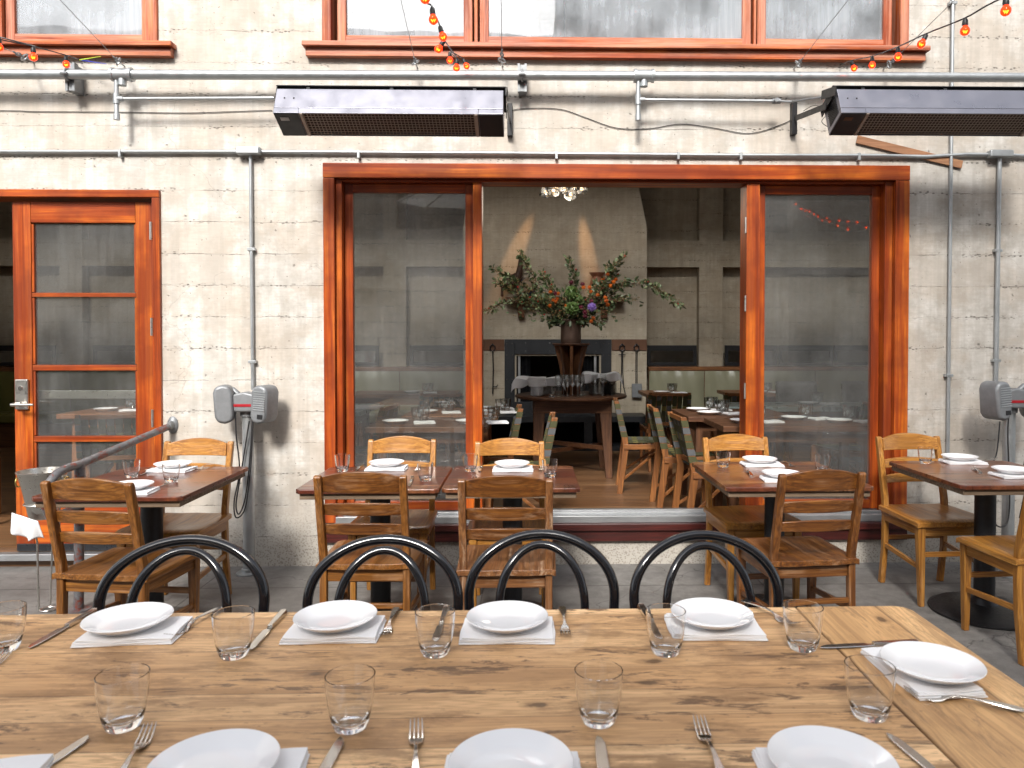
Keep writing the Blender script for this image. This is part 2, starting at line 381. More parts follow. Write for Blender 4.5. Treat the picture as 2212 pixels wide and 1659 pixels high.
def table_planks(name, cols, axis='x', width=.16, rough=.22, coat=.5):
    """glossy table top of glued planks, each with a tone of its own"""
    k = NT(name); v = k.coord(); X, Y, Z = k.n("SeparateXYZ", {0: v}).outputs
    a = {'x': Y, 'y': X}[axis]
    idx = k.math('FLOOR', k.math('ADD', k.math('DIVIDE', a, width), 50.3))
    oi = k.n("ObjectInfo").outputs["Random"]
    wn = k.n("TexWhiteNoise", {"W": k.math('ADD', idx, k.math('MULTIPLY', oi, 37.0))}, noise_dimensions='1D').outputs["Value"]
    base = k.ramp(wn, *[((i+.5)/len(cols), c_) for i, c_ in enumerate(cols)])
    sc = {'x': (1.8, 30, 30), 'y': (30, 1.8, 30)}[axis]
    n1 = k.noise(k.coord(sc, rnd=4), 1, 6, .6, .7); n2 = k.noise(k.coord(tuple(c*4 for c in sc), rnd=4), 1, 3)
    col = k.mix(k.ramp(n1, (.36, .8), (.6, 0)), base, (.055, .016, .008))
    col = k.mix(k.ramp(n2, (.3, .4), (.6, 0)), col, (.05, .015, .008))
    fr = k.math('FRACT', k.math('ADD', k.math('DIVIDE', a, width), 50.3))
    ln = k.math('SUBTRACT', 1.0, k.math('DIVIDE', k.math('MINIMUM', fr, k.math('SUBTRACT', 1.0, fr)), .006), cl=True)
    col = k.mix(k.math('MULTIPLY', ln, .7), col, (.02, .008, .005))
    k.P(Base_Color=col, Roughness=k.math('ADD', k.math('MULTIPLY', n1, .15), rough), Coat_Weight=coat, Coat_Roughness=.08)
    k.bump(k.math('SUBTRACT', n1, ln), .15, .001); return k.m
MAHOG = [(.13, .025, .012), (.20, .055, .02), (.10, .02, .012), (.26, .10, .04), (.15, .035, .016)]
OAKT = [(.34, .15, .05), (.12, .03, .015), (.26, .09, .03), (.15, .04, .02), (.30, .12, .04)]
M_TOPA = table_planks("mahogany_plank_top", MAHOG, 'x', .155)
M_TOPAY = table_planks("mahogany_plank_end", MAHOG, 'y', .155)
M_TOPB = table_planks("mixed_plank_top", OAKT, 'x', .15)
M_TOPBY = table_planks("mixed_plank_end", OAKT, 'y', .15)
M_PLY = wood("raw_table_underside", (.34, .25, .17), (.22, .15, .095), (.10, .07, .045), 'x', .7, 60)
# ------------------------------------------------------------------ the setting
def struct(o): tag(o, kind="structure"); return o
g = MB(); g.box(-60, 60, -60, 4.72, -.3, 0); struct(g.build("paving", M_GROUND, smooth=False))
FZ = .12                                             # restaurant floor
WT = .24                                             # wall thickness
def wall_with_holes(name, mat, x0, x1, z0, z1, y0, y1, holes):
    xs = sorted({x0, x1, *[h[0] for h in holes], *[h[1] for h in holes]}); zs = sorted({z0, z1, *[h[2] for h in holes], *[h[3] for h in holes]})
    def solid(i, j):
        if i < 0 or j < 0 or i >= len(xs)-1 or j >= len(zs)-1: return False
        cx, cz = (xs[i]+xs[i+1])/2, (zs[j]+zs[j+1])/2
        return not any(h[0] < cx < h[1] and h[2] < cz < h[3] for h in holes)
    m = MB(); V = {}
    def v(i, y, j):
        if (i, y, j) not in V: V[(i, y, j)] = m.b.verts.new((xs[i], (y0, y1)[y], zs[j]))
        return V[(i, y, j)]
    for i in range(len(xs)-1):
        for j in range(len(zs)-1):
            if not solid(i, j): continue
            m.b.faces.new((v(i,0,j), v(i+1,0,j), v(i+1,0,j+1), v(i,0,j+1))); m.b.faces.new((v(i+1,1,j), v(i,1,j), v(i,1,j+1), v(i+1,1,j+1)))
            if not solid(i-1, j): m.b.faces.new((v(i,0,j), v(i,0,j+1), v(i,1,j+1), v(i,1,j)))
            if not solid(i+1, j): m.b.faces.new((v(i+1,0,j), v(i+1,1,j), v(i+1,1,j+1), v(i+1,0,j+1)))
            if not solid(i, j-1): m.b.faces.new((v(i,0,j), v(i,1,j), v(i+1,1,j), v(i+1,0,j)))
            if not solid(i, j+1): m.b.faces.new((v(i,0,j+1), v(i+1,0,j+1), v(i+1,1,j+1), v(i,1,j+1)))
    return m.build(name, mat, smooth=False, recalc=False)
wx0, wx1, wz0, wz1 = XZ(699, 353, 1955, 1166, D)     # big window
dx1 = onY(347, 411, D).x; dz1 = onY(200, 411, D).z; dx0 = dx1 - 2.15
ux0, ux1, _, _ = XZ(697, 0, 1960, 112, D); uz0 = onY(1300, 112, D).z; uz1 = 5.3
lx1 = onY(342, 50, D).x; lx0 = lx1 - 1.75; lz0 = onY(200, 106, D).z
H = [(wx0+.02, wx1-.02, wz0+.02, wz1-.02), (dx0+.02, dx1-.02, -.02, dz1-.02), (ux0+.02, ux1-.02, uz0, uz1), (lx0+.02, lx1-.02, lz0, uz1)]
fw = wall_with_holes("building_facade", M_WALL, -9, 9, -.05, 6.2, D, D+WT, H)
tag(fw, "board marked pale concrete facade of the restaurant, grimy and pitted", "wall")
# room behind the facade
m = MB(); m.box(-8.2, 6.2, D+.03, 10.3, -.1, FZ)
def floor_mat():
    k = NT("dark_strip_floor"); v = k.coord(); X, Y, Z = k.n("SeparateXYZ", {0: v}).outputs
    i = k.math('FLOOR', k.math('DIVIDE', Y, .085)); wn = k.n("TexWhiteNoise", {"W": i}, noise_dimensions='1D').outputs["Value"]
    j = k.math('FLOOR', k.math('ADD', k.math('DIVIDE', X, 1.3), k.math('MULTIPLY', wn, 9))); w2 = k.n("TexWhiteNoise", {"Vector": k.n("CombineXYZ", {0: i, 1: j}).outputs[0]}, noise_dimensions='3D').outputs["Value"]
    n = k.noise(k.coord((2, 40, 40)), 1, 5)
    col = k.ramp(w2, (0, (.16, .075, .032)), (1, (.30, .16, .075))); col = k.mix(k.ramp(n, (.35, .6), (.6, 0)), col, (.05, .025, .014))
    fr = k.math('FRACT', k.math('DIVIDE', Y, .085)); ln = k.math('LESS_THAN', fr, .05)
    col = k.mix(k.math('MULTIPLY', ln, .6), col, (.02, .01, .006)); k.P(Base_Color=col, Roughness=k.math('ADD', k.math('MULTIPLY', n, .2), .27)); k.bump(n, .15, .001); return k.m
struct(m.build("restaurant_floor", floor_mat(), smooth=False))
BW = 9.9                                             # rear wall of the room
m = MB()
m.box(-8.2, -8.0, D+WT+.01, BW+.3, -.1, 5.4); m.box(6.0, 6.2, D+WT+.01, BW+.3, -.1, 5.4)
m.box(-7.999, 5.999, BW, BW+.2, -.1, 5.4)
px0, px1, pz0, pz1 = XZ(1400, 520, 1800, 578, BW-.12)
def colbox(xa, xb, ya, yb, Y, d=.14):
    a = XZ(xa, ya, xb, yb, Y); m.box(a[0], a[1], Y, Y+d, a[2], a[3])
for xa, xb in ((1510, 1561), (828, 877), (130, 178), (2000, 2050), (480, 530)): 
    a = onY(xa, 700, BW-.15).x, onY(xb, 700, BW-.15).x; m.box(a[0], a[1], BW-.15, BW-.002, 1.0, 5.35)
m.box(-7.99, 5.99, BW-.149, BW-.003, pz0, pz1); m.box(-7.99, 5.99, BW-.148, BW-.004, 3.55, 3.95)
m.box(-7.99, 5.99, BW-.12, BW-.005, -.09, 1.03)
inw = m.build("interior_wall", M_INWALL, smooth=False); tag(inw, "dim board marked concrete wall with pilasters and beams inside the restaurant", "wall")
m = MB(); m.box(-8.2, 6.2, D+WT+.005, 4.98, 5.4, 5.6); m.box(-8.2, 6.2, 6.1, BW+.4, 5.4, 5.6); m.box(-8.2, -7.5, 4.98, 6.1, 5.4, 5.6); m.box(4.6, 6.2, 4.98, 6.1, 5.4, 5.6)  # gap left open as an added roof light to brighten the room
ceil_ = m.build("restaurant_ceiling", M_INWALL, smooth=False); tag(ceil_, kind="structure")
# building added across the yard for reflections, its height stepped to shade the wall
ob = wall_with_holes("opposite_building", M_OPP, -16, 16, -.05, 6.3, -8.2, -7.4, [(-8, -6, 1, 3), (-4, -1.4, 0, 2.6), (1.2, 3.6, .9, 2.9), (6, 8, .9, 2.9), (-8, -5.4, 4, 5.4), (-3, 0, 4, 5.4), (3, 6, 4, 5.4)])
obx = MB(); obx.box(.6, 16, -8.19, -7.41, 6.301, 12.2); obx.box(-16, .599, -8.19, -7.41, 6.301, 8.4); obx.build("added_storey", M_OPP, ob, smooth=False)
for (a_, b_, c_, d_) in [(-8, -6, 1, 3), (-4, -1.4, 0, 2.6), (1.2, 3.6, .9, 2.9), (6, 8, .9, 2.9), (-8, -5.4, 4, 5.4), (-3, 0, 4, 5.4), (3, 6, 4, 5.4)]:
    obx = MB(); obx.box(a_+.001, b_-.001, -7.62, -7.6, max(c_, -.04)+.001, d_-.001); obx.build("window", flat("far_window", (.05,.055,.06), .15) if a_ == -8 and c_ == 1 else bpy.data.materials["far_window"], ob)
tag(ob, "concrete building added across the yard, reflected in the window panes", "building")

# umbrella added behind the viewpoint, sized to half shade the long table; also reflected
um = empty("added_umbrella", "pale canvas umbrella added behind the viewpoint, half shading the long table", "umbrella", (-.9, -2.45, 0))
def canopy(u, v):
    a = u*2*math.pi; r = .98*v; k8 = math.cos(math.pi/8)/math.cos((a % (math.pi/4))-math.pi/8)
    return Vector((r*k8*1.25*math.cos(a), r*k8*.92*math.sin(a), 4.3-.62*v**1.15))
m = MB(); m.grid(canopy, 64, 8); bmesh.ops.remove_doubles(m.b, verts=m.b.verts, dist=.001); cn = m.build("canopy", M_CANVAS, um)
m = MB(); m.tube([(0,0,0),(0,0,4.29)], .025, 12); m.lathe([(0,0),(.3,0),(.3,.05),(0,.07)], 24); m.build("pole", M_GALVD, um)
for i in range(8): a = i*math.pi/4; MB().bar((0,0,4.25),(.96*1.25*math.cos(a),0.96*.92*math.sin(a),3.66), .018,.022).build("rib", M_GALVD, um)
# ------------------------------------------------------------------ joinery
def rect_frame(m, x0, x1, z0, z1, wl, wr, wb, wt, y0, y1):
    m.box(x0, x0+wl, y0, y1, z0+wb, z1-wt); m.box(x1-wr, x1, y0, y1, z0+wb, z1-wt)
def px_x(px, Y=D, py=700): return onY(px, py, Y).x
def px_z(py, Y=D, px=1300): return onY(px, py, Y).z
# big window
BWn = empty("picture_window", "wide redwood window with its tall middle opening folded back", "window", ((wx0+wx1)/2, D, wz0))
ox, oy, oz = BWn.location
def bp(name, x0, x1, y0, y1, z0, z1, mat, bev=.004, parent=BWn):
    m = MB(); m.box(x0-ox, x1-ox, y0-oy, y1-oy, z0-oz, z1-oz); return m.build(name, mat, parent, bev)
zt = px_z(388)
bp("head_casing", wx0, wx1, D-.025, D+.16, zt, wz1, RWB['x'] if False else RW['x'])
xa, xb = px_x(725), px_x(1929.5)
bp("side_casing", wx0, xa, D-.022, D+.16, wz0+.13, zt-.001, RW['z']); bp("side_casing", xb, wx1, D-.022, D+.16, wz0+.13, zt-.001, RW['z'])
xa2, xb2 = px_x(738.5), px_x(1912)
bp("inner_jamb", xa+.001, xa2, D+.012, D+.17, wz0+.15, zt-.001, RW['z']); bp("inner_jamb", xb2, xb-.001, D+.012, D+.17, wz0+.15, zt-.001, RW['z'])
zt2 = px_z(393); bp("head_stop", xa2+.001, xb2-.001, D+.02, D+.17, zt2, zt-.001, RW['x'])
trk = (px_z(1128), px_z(1113))
bp("sill_track", wx0+.06, wx1-.06, D-.02, D+.2, trk[0], trk[1], M_ALU, .003)
bp("track_rail", wx0+.06, wx1-.06, D+.03, D+.045, trk[1]+.001, trk[1]+.016, M_ALU, .002)
bp("track_rail", wx0+.06, wx1-.06, D+.09, D+.105, trk[1]+.001, trk[1]+.014, M_ALU, .002)
bp("wood_sill", wx0-.03, wx1+.03, D-.05, D+.18, px_z(1143), trk[0]-.001, M_MAROON)
bp("lower_rail", wx0, wx1, D-.03, D+.16, px_z(1167), px_z(1143)-.002, M_MAROON)
def sash(x0, x1, z0, z1, ms, y, name="fixed_sash", sw=.052, bot=.06, top=.055, both=True):
    e = bpy.data.objects.new(name, None)
    mm = MB(); yy0, yy1 = y-oy, y+.045-oy
    mm.box(x0-ox, x0+sw-ox, yy0, yy1, z0-oz, z1-oz); mm.box(x1-sw-ox, x1-ox, yy0, yy1, z0-oz, z1-oz)
    s_ = mm.build(name, RW['z'], BWn, .004)
    mm = MB(); mm.box(x0+sw-ox, x1-sw-ox, yy0+.002, yy1-.002, z1-top-oz, z1-oz); mm.box(x0+sw-ox, x1-sw-ox, yy0+.002, yy1-.002, z0-oz, z0+bot-oz)
    mm.build("sash_rail", RW['x'], s_, .004)
    mm = MB(); mm.box(x0+sw-.006-ox, x1-sw+.006-ox, yy0+.018, yy0+.026, z0+bot-.006-oz, z1-top+.006-oz)
    mm.build("glass_pane", M_PANE, s_, smooth=False); return s_
zb = trk[1] + .017
m1a, m1b = px_x(1021.5), px_x(1041); m2a, m2b = px_x(1613.5), px_x(1642)
sash(xa2+.002, m1a-.001, zb, zt2-.002, None, D+.075); sash(m2b+.001, xb2-.002, zb, zt2-.002, None, D+.075)
bp("mullion", m1a, m1b, D+.015, D+.16, trk[1]+.017, zt2-.001, RW['z']); bp("mullion", m2a, m2b, D+.015, D+.16, trk[1]+.017, zt2-.001, RW['z'])
for py in (485, 655, 845):
    z = px_z(py, px=1613); m = MB(); m.tube([(m2a-.006-ox, .02, z-.05-oz), (m2a-.006-ox, .02, z+.05-oz)], .006, 8); m.box(m2a-.003-ox, m2a-.0005-ox, .022, .05, z-.05-oz, z+.05-oz); m.build("hinge", M_BRUSH, BWn)
# upper windows
def upper(x0, x1, z0, divs, label, side):
    e = empty("upper_window", label, "window", ((x0+x1)/2, D, z0), group=None); ox, oy, oz = e.location
    def q(name, a, b, y0, y1, c_, d, mat, bev=.004, par=e):
        m = MB(); m.box(a-ox, b-ox, y0-oy, y1-oy, c_-oz, d-oz); return m.build(name, mat, par, bev)
    q("window_sill", x0-.11, x1+.11, D-.075, D+.10, z0-.002, z0+.028, RWB['x']); q("sill_apron", x0-.095, x1+.095, D-.045, D+.05, z0-.055, z0-.003, RWB['x'])
    q("side_casing", x0, x0+.055, D-.022, D+.15, z0+.029, uz1, RWB['z']); q("side_casing", x1-.055, x1, D-.022, D+.15, z0+.029, uz1, RWB['z'])
    q("head_casing", x0+.056, x1-.056, D-.02, D+.15, uz1-.08, uz1, RWB['x'])
    for (a, b) in divs:                                  # each sash: stiles, rail, pane
        s_ = q("sash_rail", a, b, D+.02, D+.065, z0+.03, z0+.10, RWB['x'])
        for (u, v) in ((a, a+.055), (b-.055, b)): q("sash_stile", u, v, D+.018, D+.067, z0+.031, uz1-.09, RWB['z'], par=e)
        q("glass_pane", a+.05, b-.05, D+.035, D+.043, z0+.095, uz1-.085, M_PANEU, 0, par=e)
    xs = [d for d in divs]
    for (a, b), (c_, d) in zip(xs, xs[1:]): q("mullion", b+.012, c_-.012, D+.0, D+.14, z0+.03, uz1-.085, RWB['z'])
M_SHADE = flat("window_shade_cloth", (.34, .35, .36), .9, 0, .15, 2)
P = lambda px: px_x(px, D, 60)
upper(ux0, ux1, uz0, [(P(727), P(1020)), (P(1036), P(1624)), (P(1638), P(1930))], "long three pane redwood window above the wide opening", 1)
upper(lx0, lx1, lz0, [(lx0+.06, P(-6)), (P(8), P(322))], "redwood window at upper left above the glazed door", 0)

# door frame + door
DF = empty("door_frame", "orange varnished frame around the glazed door at left", "door frame", ((dx0+dx1)/2, D, 0)); ox, oy, oz = DF.location
jx = px_x(330.5, D, 500)
m = MB(); m.box(dx0-ox, dx1-ox, -.025, .16, px_z(427, D, 200), dz1); m.build("head_casing", RW['x'], DF, .004)
m = MB(); m.box(jx+.002-ox, dx1-ox, -.022, .16, 0.09, px_z(427, D, 200)-.001); m.build("door_jamb", RW['z'], DF, .004)
m = MB(); m.box(dx0-ox, dx0+.05-ox, -.022, .16, 0.09, px_z(427, D, 200)-.001); m.build("door_jamb", RW['z'], DF, .004)
m = MB(); m.box(dx0+.05-ox, jx-ox, -.03, .26, .05, .092); m.build("threshold", M_ALU, DF, .004)
DR = empty("glazed_door", "orange red wooden door of four glass lights with a lever handle", "door", (jx, D, .1)); ox, oy, oz = DR.location
dw0 = px_x(24, D+.02, 500)
def dp(name, x0, x1, y0, y1, z0, z1, mat, bev=.003, par=DR):
    m = MB(); m.box(x0-ox, x1-ox, y0-oy, y1-oy, z0-oz, z1-oz); return m.build(name, mat, par, bev)
Yd = D + .03
X_ = lambda px, py=700: onY(px, py, Yd).x
Z_ = lambda py, px=180: onY(px, py, Yd).z
ztop = Z_(436); s1, s2 = X_(72), X_(291)
dp("stile", dw0, s1-.01, Yd, Yd+.045, .115, ztop, RW['z']); dp("stile", s2+.01, jx-.004, Yd, Yd+.045, .115, ztop, RW['z'])
dp("top_rail", s1-.009, s2+.009, Yd+.001, Yd+.044, Z_(481), ztop, RW['x'])
dp("bottom_rail", s1-.009, s2+.009, Yd+.001, Yd+.044, .116, Z_(1088), RW['x']); dp("kick_plate", dw0+.01, jx-.02, Yd-.012, Yd-.001, .10, .145, M_BLACKM)
zs = [(Z_(484), Z_(631)), (Z_(643), Z_(787)), (Z_(802), Z_(941)), (Z_(956), Z_(1085))]
for (a, b), (c_, d) in zip(zs, zs[1:]): dp("glazing_bar", s1-.009, s2+.009, Yd+.002, Yd+.043, c_+.004, b-.004, RW['x'])
for a, b in zs:
    dp("glass_light", s1-.012, s2+.012, Yd+.02, Yd+.026, b-.002, a+.002, M_PANE, 0)
    m = MB()
    for (u0, u1, v0, v1) in ((s1-.011, s1+.004, b, a), (s2-.004, s2+.011, b, a)): m.box(u0-ox, u1-ox, Yd+.008-oy, Yd+.038-oy, v0-oz, v1-oz)
    m.build("glazing_bead", RW['z'], DR, .002)
dp("push_bar", s1-.03, s2+.03, Yd+.06, Yd+.085, Z_(863), Z_(845), M_BRUSH, .003)
lk = dp("lock_plate", X_(34), X_(62), Yd-.02, Yd-.0005, Z_(884), Z_(819), M_BRUSH, .006)
m = MB(); lx, lz = X_(45)-ox, Z_(872)-oz
m.tube([(lx, -.0, lz), (lx, -.055, lz)], .011, 12); m.tube([(lx-.01, -.052, lz), (lx+.03, -.054, lz), (lx+.12, -.048, lz+.0)], [.011, .010, .007], 10)
m.build("lever_handle", M_BRUSH, DR)
m = MB(); m.lathe([(0, .004), (.014, .004), (.016, 0)], 20, Matrix.Translation((X_(47)-ox, Yd-.02-oy, Z_(838)-oz)) @ Matrix.Rotation(R(90), 4, 'X')); m.build("lock_cylinder", M_CHROME, DR)
for py in (500, 706, 903):
    z = onY(331, py, D).z; m = MB(); m.tube([(jx-.001-ox, -.026-.0, z-.055-oz), (jx-.001-ox, -.026, z+.055-oz)], .008, 8); m.box(jx-.016-ox, jx-.002-ox, -.0, .028, z-.05-oz, z+.05-oz); m.build("hinge", M_BRUSH, DR)

# ------------------------------------------------------------------ pipes and conduits
def hose(m, pts, r, n=10): m.tube(pts, r, n)
YP = D - .13
gp = empty("gas_pipe", "thick galvanized gas pipe running along the facade below the upper windows", "pipe", (0, D, 2.8)); ox, oy, oz = gp.location
O = Vector(gp.location)
def wp(px, py, Y): return onY(px, py, Y) - O
ends = [wp(-900, 157, YP), wp(0, 160.5, YP), wp(1128, 163, YP), wp(2212, 167.5, YP), wp(3000, 171, YP)]
MB().tube(ends, .0285, 16).build("main_pipe", M_GALV, gp)
for px, py in ((264, 161.3), (1391, 164)):
    c_ = wp(px, py, YP)
    m = MB(); m.tube([c_-Vector((.055,0,0)), c_+Vector((.055,0,0))], .036, 16); m.tube([c_-Vector((.062,0,0)), c_-Vector((.046,0,0))], .041, 16); m.tube([c_+Vector((.046,0,0)), c_+Vector((.062,0,0))], .041, 16)
    m.tube([c_, c_-Vector((0,0,.065))], .024, 14); t = m.build("pipe_tee", M_GALV, gp)
    qx = -.035; dz = .235
    m = MB(); m.tube([c_+Vector((qx,0,-.03)), c_+Vector((qx,0,-dz))], .0135, 12)
    m.tube([c_+Vector((qx,0,-dz)), c_+Vector((qx,0,-dz-.035))], .018, 12); m.tube([c_+Vector((qx,0,-.115)), c_+Vector((qx,0,-.175))], .019, 12)
    m.build("drip_leg", M_GALV, gp)
    if px < 1000: b = wp(592, 212, YP)
    else: b = wp(1668, 218.5, YP)
    a = c_+Vector((qx,0,-.145)); m = MB(); m.tube([a, Vector((b.x, a.y, b.z))], .0105, 10); m.tube([a+Vector((.01,0,0)), a+Vector((.04,0,0))], .016, 12); m.build("branch_pipe", M_GALV, gp)
    if px > 1000:
        m = MB(); m.tube([Vector((b.x, a.y, b.z)), Vector((b.x+.05, a.y, b.z))], .016, 12); m.tube([Vector((b.x+.02, a.y-.03, b.z)), Vector((b.x+.02, a.y, b.z))], .013, 12)
        m.tube([Vector((b.x+.05, a.y, b.z)), Vector((b.x+.12, a.y-.01, b.z-.005)), wp(1745, 214, D-.35), wp(1792, 208, D-.5)], .006, 8); m.build("gas_valve", M_BRASS if False else M_GALVD, gp)
for px, py in ((1128, 163), (146, 160.8)):
    c_ = wp(px, py, YP); m = MB()
    m.box(c_.x-.022, c_.x+.022, c_.y+.03, .0, c_.z-.085, c_.z+.075); m.box(c_.x-.028, c_.x-.014, c_.y+.02, c_.y+.06, c_.z-.09, c_.z+.08); m.box(c_.x+.014, c_.x+.028, c_.y+.02, c_.y+.06, c_.z-.09, c_.z+.08)
    m.tube([c_+Vector((0, .034*math.cos(a), .034*math.sin(a))) for a in [i*math.pi/8 for i in range(16)]], .006, 6, closed=True)
    m.tube([c_+Vector((-.02,-.038,-.005)), c_+Vector((.02,-.038,-.005))], .009, 8); m.build("pipe_clamp", M_GALVD, gp)
# electrical conduit
ce = empty("electrical_conduit", "thin grey conduit running level just above the window head", "pipe", (0, D, 2.6)); O = Vector(ce.location); YC = D - .022
pts = [wp(x, y, YC) for x, y in ((-900, 322), (0, 327.5), (538, 327.5), (1100, 331), (1600, 335.5), (1900, 336), (2000, 338.5), (2090, 333.5), (2160, 334), (2212, 336.5), (3000, 342))]
MB().tube(pts, .0115, 10).build("conduit_tube", M_GALV, ce)
for px, py in ((538, 327), (2160, 333.5)):
    c_ = wp(px, py, YC-.012); m = MB(); m.box(c_.x-.075, c_.x+.075, c_.y-.028, c_.y+.03, c_.z-.022, c_.z+.026); b = m.build("junction_body", M_GALV, ce, .012, seg=3)
    m = MB(); m.box(c_.x-.068, c_.x+.068, c_.y-.033, c_.y-.0285, c_.z-.017, c_.z+.021); m.build("cover_plate", M_GALV, b, .002)
for px in (260, 775, 1202, 1465, 1600, 1855):
    c_ = wp(px, 328 + px*.0045, YC); MB().box(c_.x-.008, c_.x+.008, -.037, .0, c_.z-.03, c_.z+.016).build("conduit_strap", M_GALV, ce, .002)
def riser(label, pxt, pyt, pxb, pyb, r, y=YC, z0=None, z1=None):
    a = onY(pxt, pyt, y); b = onY(pxb, pyb, y)
    if z1: a = a + (a-b)*((z1-a.z)/(a.z-b.z))
    e = empty("conduit_riser", label, "pipe", (b.x, D, b.z), group="upright conduits on the facade"); o = Vector(e.location)
    MB().tube([b-o, a-o], r, 10).build("conduit_tube", M_GALV, e)
    for t in (.12, .6):
        p_ = b + (a-b)*t - o; MB().box(p_.x-.024, p_.x+.024, -.034, 0, p_.z-.009, p_.z+.009).build("conduit_strap", M_GALV, e, .002)
    return e
riser("upright conduit feeding the twin grey heads left of the window", 541, 335, 546, 842, .0105)
riser("upright conduit feeding the twin grey heads at far right", 2159, 342, 2151, 838, .0135)
riser("tall upright conduit just right of the window passing behind the heater", 2055, 300, 2047, 1010, .0105, z1=5.5)
# ------------------------------------------------------------------ heaters
def heater(px_l, px_r, label, brackets, x1=None):
    Y0 = 4.0
    a = onY(px_l, 243.5, Y0); W = (x1 - a.x) if x1 else (onY(px_r, 243.5, Y0).x - a.x)
    e = empty("patio_heater", label, "heater", (a.x, Y0, a.z), group="radiant heaters on the facade")
    T = R(24)
    M = Matrix.Rotation(-T, 4, 'X')     # local: front face in y=0 plane (z up), bottom face z=0 (y back)
    Hh, Dp = .165, .185
    L = .135                             # burner box length at either end
    m = MB(); m.box(.0, W, 0, Dp, .035, Hh, M); m.box(0, L, 0, Dp, 0, .0345, M); m.box(W-L, W, 0, Dp, 0, .0345, M)
    m.build("housing", M_HEAT, e, .003)
    m = MB(); m.box(L, W-L, 0, .004, 0, .034, M); m.box(L, W-L, Dp-.004, Dp, 0, .034, M); m.build("reflector_edge", M_HEAT, e, .001)
    for a_, b_ in ((.004, L-.004), (W-L+.004, W-.004)): m = MB(); m.box(a_, b_, .004, Dp-.004, -.004, -.0005, M); m.build("bottom_cover", M_HEATB, e, .002)
    m = MB(); m.box(.03, .075, .03, .055, -.006, -.0045, M); m.build("data_label", M_CREAM if px_l < 1000 else M_RUST, e)
    # ceramic burner recess with a wire mesh
    m = MB(); m.box(L+.001, W-L-.001, .006, Dp-.006, .024, .034, M); m.build("burner_plate", M_BURN, e, smooth=False)
    m = MB(); n = int((W-2*L)/.019)
    for i in range(n+1): x = L+.004 + (W-2*L-.008)*i/n; m.box(x-.0016, x+.0016, .01, Dp-.01, .002, .0038, M)
    for j in range(9): y = .012 + (Dp-.024)*j/8; m.box(L+.003, W-L-.003, y-.0016, y+.0016, .0039, .0055, M)
    for x in (L+.012, W-L-.012): m.box(x-.008, x+.008, .004, Dp-.004, -.004, .0015, M)
    m.build("wire_grille", M_GRILL, e, smooth=False)
    # top hood: a thin lip standing clear of the housing, dark slot between
    m = MB(); m.box(-.012, W+.012, .012, Dp+.03, Hh+.032, Hh+.038, M); m.box(-.012, -.006, .02, Dp+.02, Hh-.02, Hh+.032, M); m.box(W+.006, W+.012, .02, Dp+.02, Hh-.02, Hh+.032, M)
    for x in (.16, W*.5, W-.16): m.box(x-.01, x+.01, .02, .05, Hh, Hh+.032, M)
    m.build("top_hood", M_HEATB, e, .002)
    m = MB(); m.box(.01, W-.01, .05, Dp, Hh, Hh+.03, M); m.build("flue_slot", M_HEATB, e)
    for x in (.05, .1):
        m = MB(); m.ball(M @ Vector((x, -.001, .10)), .005, 1); m.build("screw", M_HEATB, e)
    # louvres on the end face
    m = MB()
    for k in range(9): z = .03 + k*.013; m.box(-.004, -.0005, .03, Dp-.04, z, z+.006, M)
    m.build("end_louvre", M_HEATB, e)
    for bx in brackets:
        x = bx(W); p = M @ Vector((x, Dp*.6, Hh-.03)); m = MB()
        m.bar((x, p.y-.02, p.z), (x, D-Y0-.02, .16), .006, .035); m.box(x-.016, x+.016, D-Y0-.045, D-Y0-.001, .06, .26); 
        m.bar((x, M.to_3x3() @ Vector((0,.02,0)) and .0, .12), (x, .2, .16), .006, .05)
        m.build("wall_bracket", M_HEATB, e, .002)
    return e
M_BURN = flat("ceramic_burner", (.07, .045, .035), .8, 0, .25, 60)
M_GRILL = flat("wire_mesh", (.42, .34, .28), .5, .2, .1, 10)
heater(589, 1087, "black patio heater on the wall above the wide window, directly under the thick pipe", [lambda W: W+.02])
heater(1818, 2400, "black patio heater at upper right cut off by the picture edge", [lambda W: -.03], x1=onY(1818, 243, 4.0).x + 1.245)
# stray board on the wall below the right heater
a, b = onY(1851, 301, D-.012), onY(2078, 356, D-.012)
m = MB(); m.bar((0,0,0), b-a, .012, .05, up=(0,0,1)); tag(m.build("wood_batten", wood("raw_pine_batten", (.45,.24,.12), (.34,.16,.08), (.2,.09,.04), 'x', .7), None, .002, loc=a), "slanting raw wood batten nailed to the wall under the right heater", "batten")
# slack signal wires
def cable(name, label, cat, pts, r, mat=None, group=None):
    P_ = [Vector(p) for p in pts]; out = []
    for i in range(len(P_)-1):
        p0, p1, p2, p3 = P_[max(i-1,0)], P_[i], P_[i+1], P_[min(i+2, len(P_)-1)]
        for k in range(6):
            t = k/6; out.append(.5*((2*p1)+(p2-p0)*t+(2*p0-5*p1+4*p2-p3)*t*t+(3*p1-p0-3*p2+p3)*t**3))
    out.append(P_[-1]); o0 = out[0].copy()
    o = MB().tube([p-o0 for p in out], r, 6).build(name, mat or M_RUBBER, None, loc=o0); tag(o, label, cat, group); return o
yw = D-.006
cable("signal_wire", "thin dark wire sagging across the wall between the two heaters", "wire", [onY(x, y, yw) for x, y in ((1092, 240), (1140, 234), (1210, 236), (1260, 252), (1330, 276), (1400, 278), (1470, 268), (1540, 276), (1620, 288), (1690, 268), (1735, 244))], .0022)
cable("signal_wire", "thin dark wire running level along the wall left of the first heater", "wire", [onY(x, y, yw) for x, y in ((-400, 240), (0, 239), (75, 241), (250, 242), (400, 244), (500, 241), (588, 238))], .0022)
